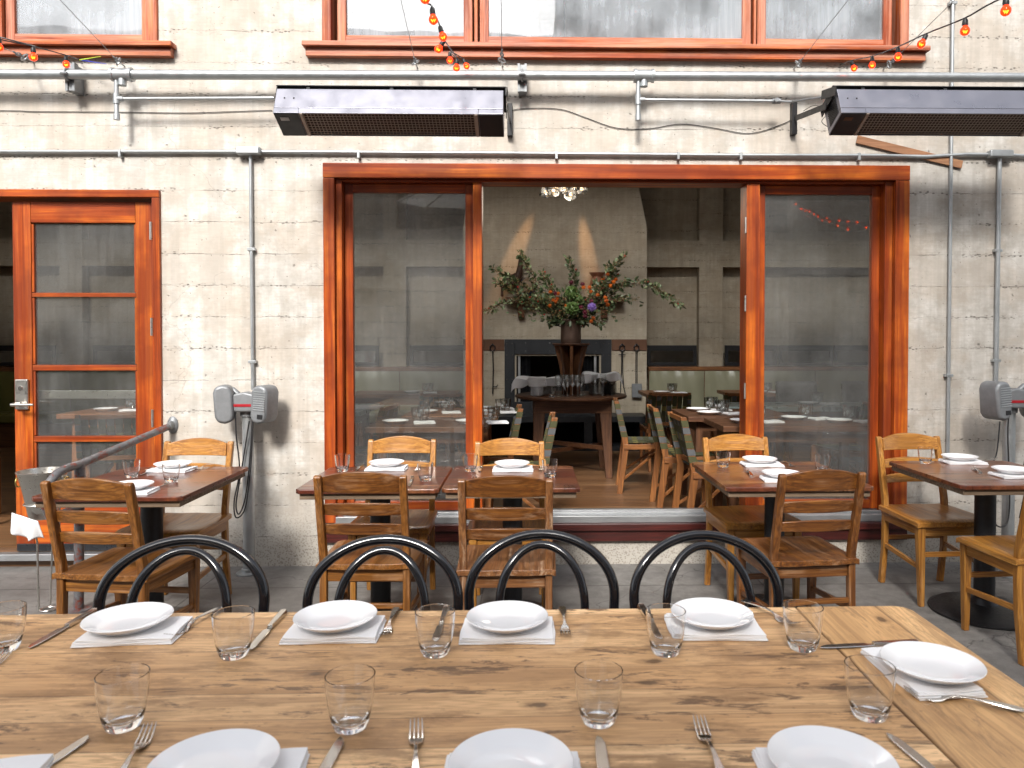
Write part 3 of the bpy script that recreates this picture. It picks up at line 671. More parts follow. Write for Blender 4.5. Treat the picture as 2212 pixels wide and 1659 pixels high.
cable("signal_wire", "short looped wires hanging beside the bracket of the right heater", "wire", [onY(1735, 240, D-.02), onY(1760, 228, D-.1), onY(1790, 240, D-.3), onY(1775, 262, D-.4), onY(1790, 275, D-.45)], .002)

# ------------------------------------------------------------------ eye bolts, chains and overhead wires
def hang(label, px, py, tx, ty, Zt, links=3):
    w0 = onY(px, py, D-.002); top = onY(tx, ty, Zt)
    e = empty("anchored_guy_wire", label, "guy wire", w0, group="guy wires anchored below the upper windows"); d = (top-w0)
    dn = d.normalized()
    m = MB(); p0 = Vector((0,0,0)); p1 = Vector((0,-.05,.0)) + dn*.01; m.tube([p0, p1], .0045, 8)
    u = dn; s_ = dn.cross(Vector((0,1,0))).normalized()
    c_ = p1+dn*.028; m.tube([c_+u*.024*math.cos(t)+s_*.024*math.sin(t) for t in [i*math.pi/7 for i in range(14)]], .0045, 6, closed=True); m.build("eye_bolt", M_GALV, e)
    m = MB(); q = c_+dn*.018
    for k in range(links):
        n_ = s_ if k % 2 else dn.cross(s_); cc = q+dn*(.022+k*.036); m.tube([cc+u*.026*math.cos(t)+n_*.011*math.sin(t) for t in [i*math.pi/7 for i in range(14)]], .0032, 6, closed=True)
    m.build("chain_link", M_GALVD, e); q2 = q+dn*(.022+links*.036)
    MB().tube([q2-dn*.02, d], .0017, 6).build("steel_wire", M_GALVD, e)
hang("guy wire and shackle under the upper left window", 268, 142, 130, 0, 3.2)
hang("short chained guy wire nearest the left picture edge", 72, 133, -40, 84, 4.1)
hang("guy wire hanging over the left pane of the long upper window", 901, 145, 866, 0, 3.3)
hang("upright guy wire below the middle pane of the long upper window", 1085, 143, 1083, 0, 3.9)
hang("slanting guy wire below the right pane of the long upper window", 1715, 148, 1832, 0, 3.3)
hang("guy wire rising right from the sill end with the bulb string", 1908, 150, 2062, 0, 3.6)
# ------------------------------------------------------------------ bulb strings
def bulbmat():
    k = NT("amber_red_bulb_glass"); k.P(Base_Color=(1, .07, .012), Roughness=.05, Transmission_Weight=.55, IOR=1.3, Emission_Color=(1, .05, .006), Emission_Strength=.55); return k.m
M_BULB = bulbmat()
kf = NT("glowing_filament"); kf.P(Base_Color=(1,.6,.1), Emission_Color=(1, .5, .08), Emission_Strength=9); M_FIL = kf.m
def bulb(px, py, size, label, grp, dirx=0):
    s_ = size/.036; Yb = 1600/s_; c_ = onY(px, py, Yb)
    e = empty("string_bulb", label, "light bulb", c_, group=grp); r = .018
    Rm = Matrix.Rotation(dirx, 4, 'Y')
    m = MB(); m.lathe([(0,-r), (r*.5,-r*.87), (r*.87,-r*.5), (r,0), (r*.92,r*.45), (r*.68,r*.8), (r*.5,r*1.1), (r*.45,r*1.3), (0,r*1.3)], 18, Rm); m.build("globe", M_BULB, e)
    m = MB(); m.lathe([(0,r*1.1),(r*.56,r*1.1),(r*.62,r*1.5),(r*.55,r*2.3),(r*.4,r*2.6),(0,r*2.6)], 12, Rm); m.build("socket", M_RUBBER, e)
    m = MB(); m.tube([Rm @ Vector(p) for p in ((-r*.35,0,r*.1),(-r*.15,0,-r*.35),(0,0,r*.05),(r*.15,0,-r*.35),(r*.35,0,r*.1))], .0018, 5); m.build("filament", M_FIL, e)
    return c_ + Rm @ Vector((0,0,r*2.6))
strings = [
 ([(1008,143,13,-.5),(986,147,15,.1),(972,131,14,0),(947,106,17,.6),(957,80,18,-.3),(936,43,20,-.1),(918,-3,22,.3)], "bulbs of the middle string", [(1010,140,D-.01)], [(1400, -700, 1.2)],
  ["nearest the pipe at the lower end","lowest, just above the pipe","second above the pipe","turned left beside the window rail","just below the pane corner","hanging in front of the pane","cut by the top edge"], "middle"),
 ([(1845,148,13,-.4),(1884,141,14,0),(1939.7,123.5,16,0),(1990,95,18,.5),(2084.6,67,20,0),(2172.6,23.7,22,0)], "bulbs of the right string", [(1815,140,D-.01)], [(2500,-130,2.0), (3300,-700,1.0)],
  ["closest to its hook under the sill","second from its hook","in front of the sill end","just right of the window corner","against bare wall right of the tall conduit","nearest the upper right corner"], "right"),
 ([(-2,103,16,0),(72,123.5,16,0),(143,139.5,14,0)], "bulbs of the left string", [(170,128,D-.02)], [(-300,20,3.0)],
  ["cut by the left edge","under the short chain","hanging at the pipe clamp"], "left")]
for bl, grp, st, en, labs, side in strings:
    tops = [onY(*p) for p in st]
    for (a, b, c_, r_), lb in zip(bl, labs): tops.append(bulb(a, b, c_, f"amber red globe bulb of the {side} string, {lb}", grp, r_) + Vector((0,0,.004)))
    tops = sorted(tops, key=lambda v: -v.y) + [onY(*p) for p in en]
    cable("bulb_string_cord", {"middle": "black bulb cord dropping over the long upper window", "right": "black bulb cord rising to the upper right corner", "left": "black bulb cord at the upper left edge"}[side], "cord", tops, .0032)
for p, q, col, nm in (((510,383),(645,360),(.5,.65,.05),"yellow green"),((515,384),(680,408),(.03,.04,.4),"dark blue")):
    k = MB(); s_ = .3385; a = onY(p[0]*s_*1.0, p[1]*s_, D-.1); b = onY(q[0]*s_, q[1]*s_, D-.16)
    tag(k.tube([(0,0,0), b-a], [.004,.0015], 6).build("cable_tie", flat("tie_"+nm.split()[0], col), None, loc=a), nm+" cable tie sticking out from the end of the left bulb cord", "cable tie")

# ------------------------------------------------------------------ twin head electric units on poles
def unit(px, py, foot, label, mirror=1, plug=True):
    g = onZ(*foot, 0); zc = onY(px, py, g.y).z
    e = empty("twin_head_unit", label, "outdoor lamp", (g.x, g.y, 0), group="twin grey heads on posts")
    m = MB(); m.lathe([(.0, 0), (.075, 0), (.075, .008), (.045, .014), (.045, .03), (.034, .034), (.034, zc-.06), (.0, zc-.06)], 24); m.build("post", M_GALV, e)
    m = MB(); m.lathe([(0, zc-.075), (.043, zc-.075), (.046, zc-.04), (.046, zc-.03), (0, zc-.03)], 20); m.build("post_cap", M_GALVD, e)
    # centre casting with a rounded top
    out = [(-.085, -.045), (.085, -.045), (.085, .03), (.06, .062), (.0, .075), (-.06, .062), (-.085, .03)]
    m = MB(); m.prism([(x, z+zc) for x, z in out], 'y', -.075, .03); m.build("centre_casting", M_GALVD, e, .012, seg=3)
    m = MB(); m.box(-.084, .084, -.0785, -.0755, zc-.012, zc+.004); m.build("red_stripe", M_RED, e, .001)
    for s_ in (-1, 1):
        cx = s_*.118*1.05; tilt = Matrix.Translation((cx, -.045 if s_*mirror > 0 else -.03, zc+.004)) @ Matrix.Rotation(R(-s_*14), 4, 'Z') @ Matrix.Rotation(R(s_*4), 4, 'Y')
        o_ = [(-.056, -.075), (-.04, -.108), (.0, -.118), (.04, -.108), (.056, -.07), (.056, .07), (.042, .105), (.0, .116), (-.042, .105), (-.056, .07)]
        m = MB(); m.prism([(x*.97, z) for x, z in o_], 'y', -.08, .06); m.move(tilt); h = m.build("unit_head", M_GALVD, e, .02, seg=4)
        if s_ == mirror:
            m = MB()
            for k in range(9): z = .075-k*.0135; m.box(-.03, .045, -.0835, -.0795, z-.0032, z+.0032)
            m.move(tilt); m.build("vent_rib", M_GALV, h, .001)
            m = MB(); m.box(.0, .035, -.084, -.079, -.085, -.058); m.move(tilt); m.build("socket_cover", M_IRON, h, .002)
        m = MB(); m.tube([(s_*.05, .0, zc+.05), (s_*.09, -.0, zc+.085), (s_*.13, .0, zc+.09)], .018, 10); m.build("swivel_arm", M_GALVD, e)
    return e, g, zc
e1, g1, z1_ = unit(536, 872, (538, 1238), "twin headed grey electric unit on a galvanized post, standing left of the wide window", 1)
e2, g2, z2_ = unit(2172, 864, (2176, 1243), "twin headed grey electric unit on a post at the right edge, one head ribbed", -1)
def loops(name, label, g, zc, xs):
    pts = []
    for x, z in xs: pts.append((g.x+x, g.y-.05-abs(x)*.3, zc+z))
    cable(name, label, "cable", pts, .0042)
loops("power_cable", "black cable looped down the galvanized post left of the window", g1, z1_, [(.07,.06),(.055,-.1),(.04,-.35),(.0,-.62),(-.05,-.68),(-.06,-.58),(-.03,-.40),(-.045,-.2),(-.05,-.04)])
loops("power_cable", "second black cable loop lying against the left galvanized post", g1, z1_, [(.06,.04),(.035,-.3),(-.0,-.56),(-.035,-.66),(-.05,-.60),(-.03,-.46),(-.005,-.3),(.03,-.1)])
loops("power_cable", "black cable trailing from the ribbed grey head at the right edge", g2, z2_, [(-.11,-.12),(-.13,-.3),(-.17,-.42),(-.15,-.7),(-.06,-.74),(-.03,-.6),(-.05,-.2),(-.04,-.06)])
loops("power_cable", "black cable hanging right of the post at the right edge", g2, z2_, [(.08,.02),(.09,-.2),(.05,-.38),(.06,-.5),(.03,-.7)])

# ------------------------------------------------------------------ handrail and ice bucket
fl = onY(373, 918, D-.004)
hr = empty("handrail", "worn grey pipe handrail sloping from the wall flange past the ice bucket", "handrail", fl); 
pb = onZ(170, 1318, 0); Yp = pb.y; top = onY(172, 1003, Yp)
bend = onY(128, 1018, Yp-.17); end = onY(100, 1050, Yp-.24)
m = MB(); m.tube([Vector((0,0,0)), (top-fl)*.5, top-fl, (bend+Vector((0,.05,.006)))-fl, bend-fl+Vector((0,-.02,-.008)), end-fl, end-fl+Vector((0,-.015,-.09)), end-fl+Vector((0,.03,-.17)), (top-fl)+Vector((0,-.02,-.22))], .021, 14)
def railmat():
    k = NT("chipped_grey_rail_paint"); n = k.noise(k.coord((6, 3, 6)), 5, 6, .7); k.P(Base_Color=k.ramp(n, (.40, (.19, .05, .035)), (.47, (.12, .115, .12)), (.7, (.20, .20, .21))), Roughness=.42, Metallic=.2); k.bump(n, .3, .002); return k.m
M_RAIL = railmat()
m.build("rail", M_RAIL, hr)
m = MB(); m.tube([top-fl, pb-fl+Vector((0,0,.0))], .024, 14); m.lathe([(0,0),(.06,0),(.06,.008),(0,.008)], 20, Matrix.Translation(pb-fl)); m.build("post", M_RAIL, hr)
m = MB(); m.lathe([(0,-.0),(.055,-.0),(.05,.006),(.03,.014),(.024,.05),(0,.05)], 20, Matrix.Rotation(R(90), 4, 'X'), sx=.62); m.build("wall_flange", M_GALVD, hr)
bkp = onZ(84, 1322, 0); bx_, by_ = bkp.x, bkp.y
zr = onY(90, 1016, by_).z
st = empty("bucket_stand", "thin steel stand carrying the ice bucket", "stand", (bx_+.0, by_, 0))
cx = onY(92, 1000, by_).x - bx_
ring = [(cx+.085*math.cos(t), .085*math.sin(t), zr-.17) for t in [i*math.pi/10 for i in range(20)]]
m = MB(); m.tube(ring, .004, 6, closed=True); m.tube([(0,0,.01),(-.004,0,zr*.5),(-.05,0,zr-.22),(-.055,0,zr-.11)], .005, 8); m.tube([(cx+.085,0,zr-.17),(cx+.07,.02,.3),(cx+.06,.02,.01)], .004, 8); m.tube([(cx,.085,zr-.17),(cx-.02,.08,.01)], .004, 8)
m.tube([(.035+.035*math.cos(t), .02+.035*math.sin(t), .008) for t in [i*math.pi/8 for i in range(16)]], .004, 6, closed=True); m.build("stand_frame", M_BRUSH, st)
bk = empty("ice_bucket", "brushed steel ice bucket with side ring handles, left of the front chair", "ice bucket", (bx_+cx, by_, zr-.25))
m = MB(); m.lathe([(0,0),(.05,0),(.062,.012),(.078,.08),(.092,.16),(.0945,.165),(.0945,.172),(.096,.175),(.112,.24),(.118,.245),(.118,.25),(.110,.25),(.09,.165),(.06,.02),(0,.012)], 40); m.build("bucket_body", M_BRUSH, bk)
for s_ in (-1, 1):
    m = MB(); m.box(s_*.108-.008, s_*.108+.008, -.02, .02, .205, .225); m.build("handle_lug", M_BRUSH, bk, .004)
    m = MB(); m.tube([(s_*.124, .024*math.sin(t), .19+.026*math.cos(t)) for t in [i*math.pi/8 for i in range(16)]], .0038, 8, closed=True); m.build("ring_handle", M_BRASS, bk)
# napkin draped on the stand
def drape(u, v):
    x = -.055+.13*u; z = -.045*u - v*(.085+.02*math.sin(u*4.2)+.025*u) ; w_ = math.sin(u*11)*v
    return Vector((x + .022*v*(u-.3), -.09 - .022*w_, z - .006*math.cos(u*11)*v))
m = MB(); m.grid(drape, 40, 12); o = m.build("folded_napkin", M_LINEN, None, loc=(bx_+cx-.045, by_, zr-.2)); sm = o.modifiers.new("s", 'SOLIDIFY'); sm.thickness = .003
tag(o, "white cloth napkin hanging from the ice bucket stand", "napkin")

# ------------------------------------------------------------------ wooden chairs
OAK = {
 'honey': dict(light=(.60,.30,.065), mid=(.46,.195,.035), dark=(.16,.055,.011), wear=(.58,.33,.15), wearamt=.35),
 'brown': dict(light=(.43,.185,.042), mid=(.28,.105,.021), dark=(.055,.018,.005), wear=(.48,.27,.14), wearamt=.5),
 'dark':  dict(light=(.34,.135,.03), mid=(.20,.07,.015), dark=(.045,.014,.006), wear=(.42,.24,.13), wearamt=.55),
 'worn':  dict(light=(.38,.18,.07), mid=(.26,.105,.037), dark=(.06,.022,.010), wear=(.50,.33,.21), wearamt=.95)}
def oak(kind, ax): return wood("oak_"+kind, axis=ax, rough=.33, grain=52, coat=.1, long=1.7, bump=.35, **OAK[kind])
def curved_rail(m, x0, x1, z0, z1l, arch, y0, bow, th, n=14, lean=-.09, seatz=.45):
    """back rail bowed backwards, with an arched top edge"""
    V = []
    for i in range(n+1):
        u = i/n*2-1; x = (x0+x1)/2+(x1-x0)/2*u; yb = -bow*(1-u*u); zt = z1l+arch*(1-u*u); zb_ = z0
        r_ = []
        for yy, zz in ((0,zb_),(0,zt),(-th,zt),(-th,zb_)):
            r_.append(m.b.verts.new((x, y0+yb+yy - (zz-z0)*.19, zz)))
        V.append(r_)
    for A, B in zip(V, V[1:]):
        for k in range(4): m.b.faces.new((A[k], A[(k+1)%4], B[(k+1)%4], B[k]))
    m.b.faces.new(V[0][::-1]); m.b.faces.new(V[-1])
def make_chair(label, kind, rail=None, seat=None):
    e = empty("wooden_chair", label, "chair", group="ladder back wooden chairs"); z, x, y = (oak(kind, a) for a in 'zxy')
    rx = oak(rail, 'x') if rail else x; sy = oak(seat, 'y') if seat else y
    for s_ in (-1, 1):
        o = [(-.222,0),(-.190,0),(-.158,.22),(-.150,.42),(-.156,.50),(-.238,.845),(-.246,.853),(-.262,.851),(-.268,.842),(-.192,.49),(-.186,.42),(-.190,.22)]
        MB().prism(o, 'x', s_*.179-.0155, s_*.179+.0155).build("back_leg", z, e, .005)
        m = MB(); m.bar((s_*.183,.185,.44),(s_*.178,.192,0), .042, .042, up=(0,1,0), w2=.027, h2=.027); m.build("front_leg", z, e, .004)
        m = MB(); m.box(s_*.183-.011, s_*.183+.011, -.165, .17, .378, .436); m.build("side_apron", y, e, .003)
        m = MB(); m.bar((s_*.180,-.18,.235),(s_*.180,.18,.205), .018, .026); m.build("side_stretcher", y, e, .003)
    m = MB(); curved_rail(m, -.166, .166, .775, .842, .028, -.212, .026, .020); m.build("top_rail", rx, e, .004)
    m = MB(); curved_rail(m, -.166, .166, .675, .722, .010, -.192, .026, .017); m.build("back_slat", rx, e, .004)
    m = MB(); curved_rail(m, -.166, .166, .590, .632, .010, -.176, .026, .017); m.build("back_slat", rx, e, .004)
    m = MB(); m.box(-.160, .160, .175, .197, .375, .436); m.build("front_apron", x, e, .003)
    m = MB(); m.box(-.163, .163, -.172, -.152, .378, .436); m.build("rear_apron", x, e, .003)
    m = MB(); m.box(-.166, .166, .176, .193, .262, .288); m.build("front_stretcher", x, e, .003)
    m = MB(); m.box(-.164, .164, -.186, -.170, .262, .286); m.build("rear_stretcher", x, e, .003)
    def top(u, v):
        X = (u*2-1); Yy = v*2-1; wd = .208+.012*v; cut = 1-.10*max(0, abs(X)-.75)*4*max(0, Yy-.7)
        dish = .013*math.exp(-((abs(X)-.42)/.34)**2)*math.exp(-((Yy+.12)/.75)**2)
        edge = .010*(max(0, abs(Yy)-.8)/.2)**2*(Yy > 0)+.006*(max(0, abs(X)-.85)/.15)**2
        return Vector((X*wd*cut, .012+Yy*.212*(1-.03*X*X), .463-dish-edge))
    m = MB(); m.grid(top, 26, 22, .025); m.build("seat", sy, e, .003)
    KIDS[e] = [o for o in bpy.data.objects if o.parent is e]; return e
def place_chair(e, pxc, pyc, rz, **kw):
    p = onZ(pxc, pyc, .853); off = Matrix.Rotation(rz, 3, 'Z') @ Vector((0, -.25, 0)); loc = (p.x-off.x, p.y-off.y, 0)
    if kw: return dup(e, loc, rz, **kw)
    e.location = loc; e.rotation_euler.z = rz; return e
cb = make_chair("brown wooden chair with dark top rail, back to us at the left joined table", 'brown', 'dark'); place_chair(cb, 778.5, 1026, R(-1))
ch = make_chair("honey wooden chair facing us across the joined tables, in front of the left fixed pane", 'honey'); place_chair(ch, 869, 948.6, R(180))
cw = make_chair("battered wooden chair with bare scuffed seat and bleached rails, back to us", 'worn', 'dark'); place_chair(cw, 1092, 1034, R(0)) 
dup_c = lambda src, px, py, rz, label, mats=None: place_chair(src, px, py, rz, label=label, mats=mats)
def swap(a, b): return {f"oak_{a}_{x}": oak(b, x) for x in 'xyz'}
ca = dup_c(cb, 189, 1040, R(-7), "brown wooden chair with its back to us at the left table, beside the ice bucket", {**swap('dark', 'brown')})
cdk = dup_c(cb, 1776, 1021, R(6), "dark scuffed wooden chair with its back to us at the right of the wide window", swap('brown', 'dark'))
cf = dup_c(ch, 430, 953, R(178), "pale brown wooden chair against the wall between the glazed door and the lamp post", None)
cg = dup_c(ch, 1101, 953, R(181), "honey wooden chair with chipped posts facing us, before the open middle of the window")
ci = dup_c(ch, 1588, 944, R(184), "light honey wooden chair facing us in front of the right mullion")
cj = dup_c(ch, 1961, 942, R(180+3), "honey wooden chair facing us by the right window jamb, its four legs in view")
pe = onZ(2203, 1436, 0)
ce_ = dup(ch, (pe.x+.18, pe.y+.21, 0), R(3), "honey wooden chair cut off by the right picture edge, back to us")

# ------------------------------------------------------------------ small tables
def small_table(x0, x1, y0, y1, label, mt, me, breadboard=True, col=None):
    cx, cy = (x0+x1)/2, (y0+y1)/2; e = empty("pedestal_table", label, "table", (cx, cy, 0), group="small pedestal tables"); hx, hy = (x1-x0)/2, (y1-y0)/2
    zt_, th = .735, .022
    def slab(a, b, c_, d, mat, nm, ch=.0):
        o = [(a, c_), (b, c_), (b, d), (a, d)]
        MB().prism(o, 'z', zt_-th, zt_).build(nm, mat, e, .005, seg=3)
    ew = .085
    def oct_(x0, x1, y0, y1, c0, c1):
        return [(x0+c0, y0), (x1-c0, y0), (x1, y0+c0), (x1, y1-c1), (x1-c1, y1), (x0+c1, y1), (x0, y1-c1), (x0, y0+c0)]
    MB().box(-hx+.001, hx-.001, -hy+ew, hy-ew, zt_-th+.0005, zt_-.0004).build("table_top", mt, e, .003)
    k = .02
    MB().prism([(-hx+k, -hy), (hx-k, -hy), (hx, -hy+k), (hx, -hy+ew-.0008), (-hx, -hy+ew-.0008), (-hx, -hy+k)], 'z', zt_-th, zt_).build("end_board", me, e, .005, seg=3)
    MB().prism([(-hx, hy-ew+.0008), (hx, hy-ew+.0008), (hx, hy-k), (hx-k, hy), (-hx+k, hy), (-hx, hy-k)], 'z', zt_-th, zt_).build("end_board", me, e, .005, seg=3)
    MB().box(-hx+.018, hx-.018, -hy+.018, hy-.018, zt_-th-.028, zt_-th-.0005).build("underframe", M_PLY, e, .002)
    m = MB(); m.lathe([(0,0),(.25,0),(.262,.006),(.262,.014),(.235,.028),(.13,.04),(.07,.052),(.055,.075),(.050,.08),(.050,.66),(.0,.66)], 48); m.build("pedestal_base", M_IRON, e)
    m = MB(); m.bar((-.22,0,.672),(.22,0,.672), .05, .012); m.bar((0,-.22,.672),(0,.22,.672), .05, .012); m.build("top_plate", M_IRON, e)
    return e
TZ = .735
p1, p2 = onZ(412, 1073, TZ), onZ(520, 1009.5, TZ)
small_table(p1.x-.70, (p1.x+p2.x)/2+.0, p1.y, p2.y+.03, "reddish small table at left behind the ice bucket", M_TOPA, M_TOPAY)
n0, n1, n2 = onZ(635.5, 1058, TZ), onZ(947, 1058, TZ), onZ(1255, 1057, TZ); fy = onZ(972, 1007.5, TZ).y
small_table(n0.x, n1.x, n0.y, fy, "left one of the two joined small tables before the wide window", M_TOPA, M_TOPAY)
small_table(n1.x+.01, n2.x, n0.y+.01, fy+.01, "right one of the two joined small tables before the wide window", M_TOPA, M_TOPAY)
q1, q2 = onZ(1568, 1053, TZ), onZ(1504, 997.5, TZ); q3 = onZ(1762, 997.5, TZ)
small_table(q1.x, q3.x, q1.y, q2.y, "small table with a pale end board before the right mullion", M_TOPB, M_TOPBY)
r1, r2 = onZ(2078, 1049, TZ), onZ(1920, 995.5, TZ)
small_table(r1.x, r1.x+.68, r1.y, r2.y, "small table with a round iron foot at the right picture edge", M_TOPB, M_TOPAY)

# ------------------------------------------------------------------ bentwood chairs
def make_bent(label):
    e = empty("bentwood_chair", label, "chair", group="black bentwood chairs along the long table")
    def hoop(hw, zt_, wb, sz, y0):
        pts = []
        for i in range(33):
            t = math.pi*i/32; c_, s_ = math.cos(t), math.sin(t)
            pts.append((hw*c_, zt_-.155+ .155*abs(s_)**.92))
        L = [(-a, b) for a, b in []]
        zc_ = zt_-.155; right = [(wb, sz), (wb+.004, sz+.05), (hw*.93, zc_-.10), (hw*.99, zc_-.04)]
        allp = right + pts + [(-a, b) for a, b in right[::-1]]
        return [(a, y0-.012-(b-sz)*.16 - .03*(1-(a/hw)**2)*((b-sz)/(zt_-sz))**2, b) for a, b in allp]
    m = MB(); m.tube(hoop(.198, .875, .168, .40, -.185), .0135, 12); m.build("back_hoop", M_BENT, e)
    m = MB(); m.tube(hoop(.115, .853, .086, .455, -.170), .0115, 12); m.build("inner_hoop", M_BENT, e)
    m = MB(); m.lathe([(0,.45),(.19,.452),(.205,.462),(.207,.47),(.198,.478),(.17,.474),(0,.470)], 40); m.build("seat", M_BENT, e)
    m = MB(); m.tube([(.15*math.cos(t), .15*math.sin(t), .27) for t in [i*math.pi/12 for i in range(24)]], .009, 8, closed=True); m.build("leg_ring", M_BENT, e)
    for s_ in (-1, 1):
        m = MB(); m.tube([(s_*.168,-.183,.47),(s_*.165,-.17,.25),(s_*.185,-.23,0)], [.0135,.0135,.011], 10); m.build("rear_leg", M_BENT, e)
        m = MB(); m.tube([(s_*.14,.14,.455),(s_*.15,.155,.25),(s_*.175,.19,0)], [.0155,.0135,.011], 10); m.build("front_leg", M_BENT, e)
    KIDS[e] = [o for o in bpy.data.objects if o.parent is e]; return e
bl = [(406, 1158, 184, "black bentwood chair at the left of the long table, in front of the brown chair"), (833, 1157, 181, "black bentwood chair in front of the dark railed brown chair"),
      (1170, 1146, 180, "black bentwood chair in front of the battered bare chair"), (1518, 1148, 182, "black bentwood chair left of the dark chair at the far right end")]
b0 = make_bent(bl[0][3])
for i, (px, py, a, lb) in enumerate(bl):
    p = onZ(px, py, .888); a = R(a); off = Matrix.Rotation(a, 3, 'Z') @ Vector((0, -.29, 0)); loc = (p.x-off.x, p.y-off.y, 0)
    if i == 0: b0.location = loc; b0.rotation_euler.z = a; b0.scale = (1.06,1,1)
    else: n_ = dup(b0, loc, a, lb); n_.scale = (1,1,1)

# string of bulbs on the yard side, seen mirrored in the right pane
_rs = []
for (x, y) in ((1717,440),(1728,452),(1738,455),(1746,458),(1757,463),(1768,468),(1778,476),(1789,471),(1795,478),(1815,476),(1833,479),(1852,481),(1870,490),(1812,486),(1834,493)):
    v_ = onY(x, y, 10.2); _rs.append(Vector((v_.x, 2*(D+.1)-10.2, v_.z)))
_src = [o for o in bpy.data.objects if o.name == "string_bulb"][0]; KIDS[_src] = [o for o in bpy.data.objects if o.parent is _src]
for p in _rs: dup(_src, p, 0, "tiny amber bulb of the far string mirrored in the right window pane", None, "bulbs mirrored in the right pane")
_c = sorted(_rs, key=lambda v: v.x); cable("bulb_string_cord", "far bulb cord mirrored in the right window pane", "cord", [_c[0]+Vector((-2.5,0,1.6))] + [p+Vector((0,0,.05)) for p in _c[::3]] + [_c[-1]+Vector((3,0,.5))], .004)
# ------------------------------------------------------------------ long foreground table
BZ = .745
def pine(axis, name="reclaimed_pine", light=(.82,.54,.29), mid=(.58,.33,.15), dark=(.17,.075,.028), plank=.098, amt=1.0):
    k = NT(f"{name}_{axis}"); v = k.coord(); X, Y, Z = k.n("SeparateXYZ", {0: v}).outputs
    A, Lg = (Y, X) if axis == 'x' else (X, Y)
    wob = k.math('MULTIPLY', k.math('SUBTRACT', k.noise(v, 1.2, 2), .5), .0)
    idx = k.math('FLOOR', k.math('ADD', k.math('DIVIDE', k.math('ADD', A, wob), plank), 50.42))
    wn = k.n("TexWhiteNoise", {"W": idx}, noise_dimensions='1D')
    off = k.n("VectorMath", {0: wn.outputs["Color"], 1: (13, 9, 5)}, operation='MULTIPLY').outputs[0]
    def cv(scale):
        mp = k.n("Mapping", {"Vector": k.n("VectorMath", {0: v, 1: off}, operation='ADD').outputs[0], "Scale": scale}); return mp.outputs[0]
    sc = (1.1, 21, 21) if axis == 'x' else (21, 1.1, 21)
    # rings bend round the knots
    kn = k.n("TexVoronoi", {"Vector": cv((2.6, 5.6, 1) if axis == 'x' else (5.6, 2.6, 1)), "Scale": 1.0}, voronoi_dimensions="2D"); kd = kn.outputs["Distance"]
    big = k.math('GREATER_THAN', k.n("SeparateColor", {0: kn.outputs["Color"]}).outputs[0], .62)
    knot = k.math('MULTIPLY', k.math('SUBTRACT', 1.0, k.math('DIVIDE', k.math('ADD', kd, k.math('MULTIPLY', k.math('SUBTRACT', k.noise(v, 35, 5), .5), .12)), .115), cl=True), big)
    halo = k.math('MULTIPLY', k.math('SUBTRACT', 1.0, k.math('DIVIDE', kd, .5), cl=True), big)
    g = k.n("TexNoise", {"Vector": cv(sc), "Scale": 1.0, "Detail": 6, "Roughness": .6, "Distortion": .9}).outputs["Fac"]
    g = k.math('ADD', g, k.math('MULTIPLY', halo, .22))
    rings = k.math('FRACT', k.math('MULTIPLY', g, 11.0)); rings = k.math('ABSOLUTE', k.math('SUBTRACT', rings, .5))
    fine = k.n("TexNoise", {"Vector": cv(tuple(c*5 for c in sc)), "Scale": 1.0, "Detail": 4}).outputs["Fac"]
    blot = k.noise(k.coord((2.6, 9, 1) if axis == 'x' else (9, 2.6, 1)), 1.2, 10, .74); blot2 = k.noise(k.coord((5, 26, 1) if axis == 'x' else (26, 5, 1)), 1.0, 9, .74, .5)
    base = k.ramp(wn.outputs["Value"], (0, mid), (.5, tuple((a+b)/2 for a, b in zip(light, mid))), (.7, light), (1, tuple(c*1.18 for c in light)))
    col = k.mix(k.math('MULTIPLY', k.ramp(rings, (.05, 1), (.30, 0)), .6), base, tuple(c*.72 for c in mid))
    col = k.mix(k.ramp(g, (.36, .45), (.52, 0)), col, dark)
    col = k.mix(k.ramp(fine, (.34, .45), (.55, 0)), col, tuple(c*.8 for c in mid))
    col = k.mix(k.math('MULTIPLY', k.ramp(blot, (.40, 1), (.50, 0)), .75*amt), col, (.25, .135, .06))
    col = k.mix(k.math('MULTIPLY', k.ramp(blot2, (.40, 1), (.435, 0)), .85*amt), col, (.12, .065, .035))
    col = k.mix(k.math('MULTIPLY', k.ramp(knot, (.05, 0), (.6, 1)), .42), col, (.13, .06, .025))
    col = k.mix(k.math('MULTIPLY', k.ramp(knot, (.5, 0), (.75, 1)), .7), col, (.06, .03, .015))
    hard = k.n("TexVoronoi", {"Vector": k.coord((1, 1.6, 1)), "Scale": 16}, voronoi_dimensions="2D"); hd = k.math('SUBTRACT', 1.0, k.math('DIVIDE', hard.outputs["Distance"], .07), cl=True)
    hd = k.math('MULTIPLY', hd, k.math('GREATER_THAN', k.n("SeparateColor", {0: hard.outputs["Color"]}).outputs[2], .82))
    col = k.mix(k.math('MULTIPLY', hd, .7), col, (.06, .035, .02))
    fr = k.math('FRACT', k.math('ADD', k.math('DIVIDE', A, plank), 50.42)); e_ = k.math('MINIMUM', fr, k.math('SUBTRACT', 1.0, fr))
    ln = k.math('MULTIPLY', k.math('SUBTRACT', 1.0, k.math('DIVIDE', e_, .022), cl=True), k.ramp(blot, (.35, 1), (.65, .45)))
    col = k.mix(ln, col, (.09, .045, .022))
    k.P(Base_Color=col, Roughness=k.math('ADD', k.math('MULTIPLY', fine, .25), .38), Coat_Weight=.08)
    h = k.math('SUBTRACT', k.math('ADD', k.math('MULTIPLY', rings, .3), k.math('MULTIPLY', fine, .6)), k.math('ADD', ln, hd)); k.bump(h, .35, .0012); return k.m
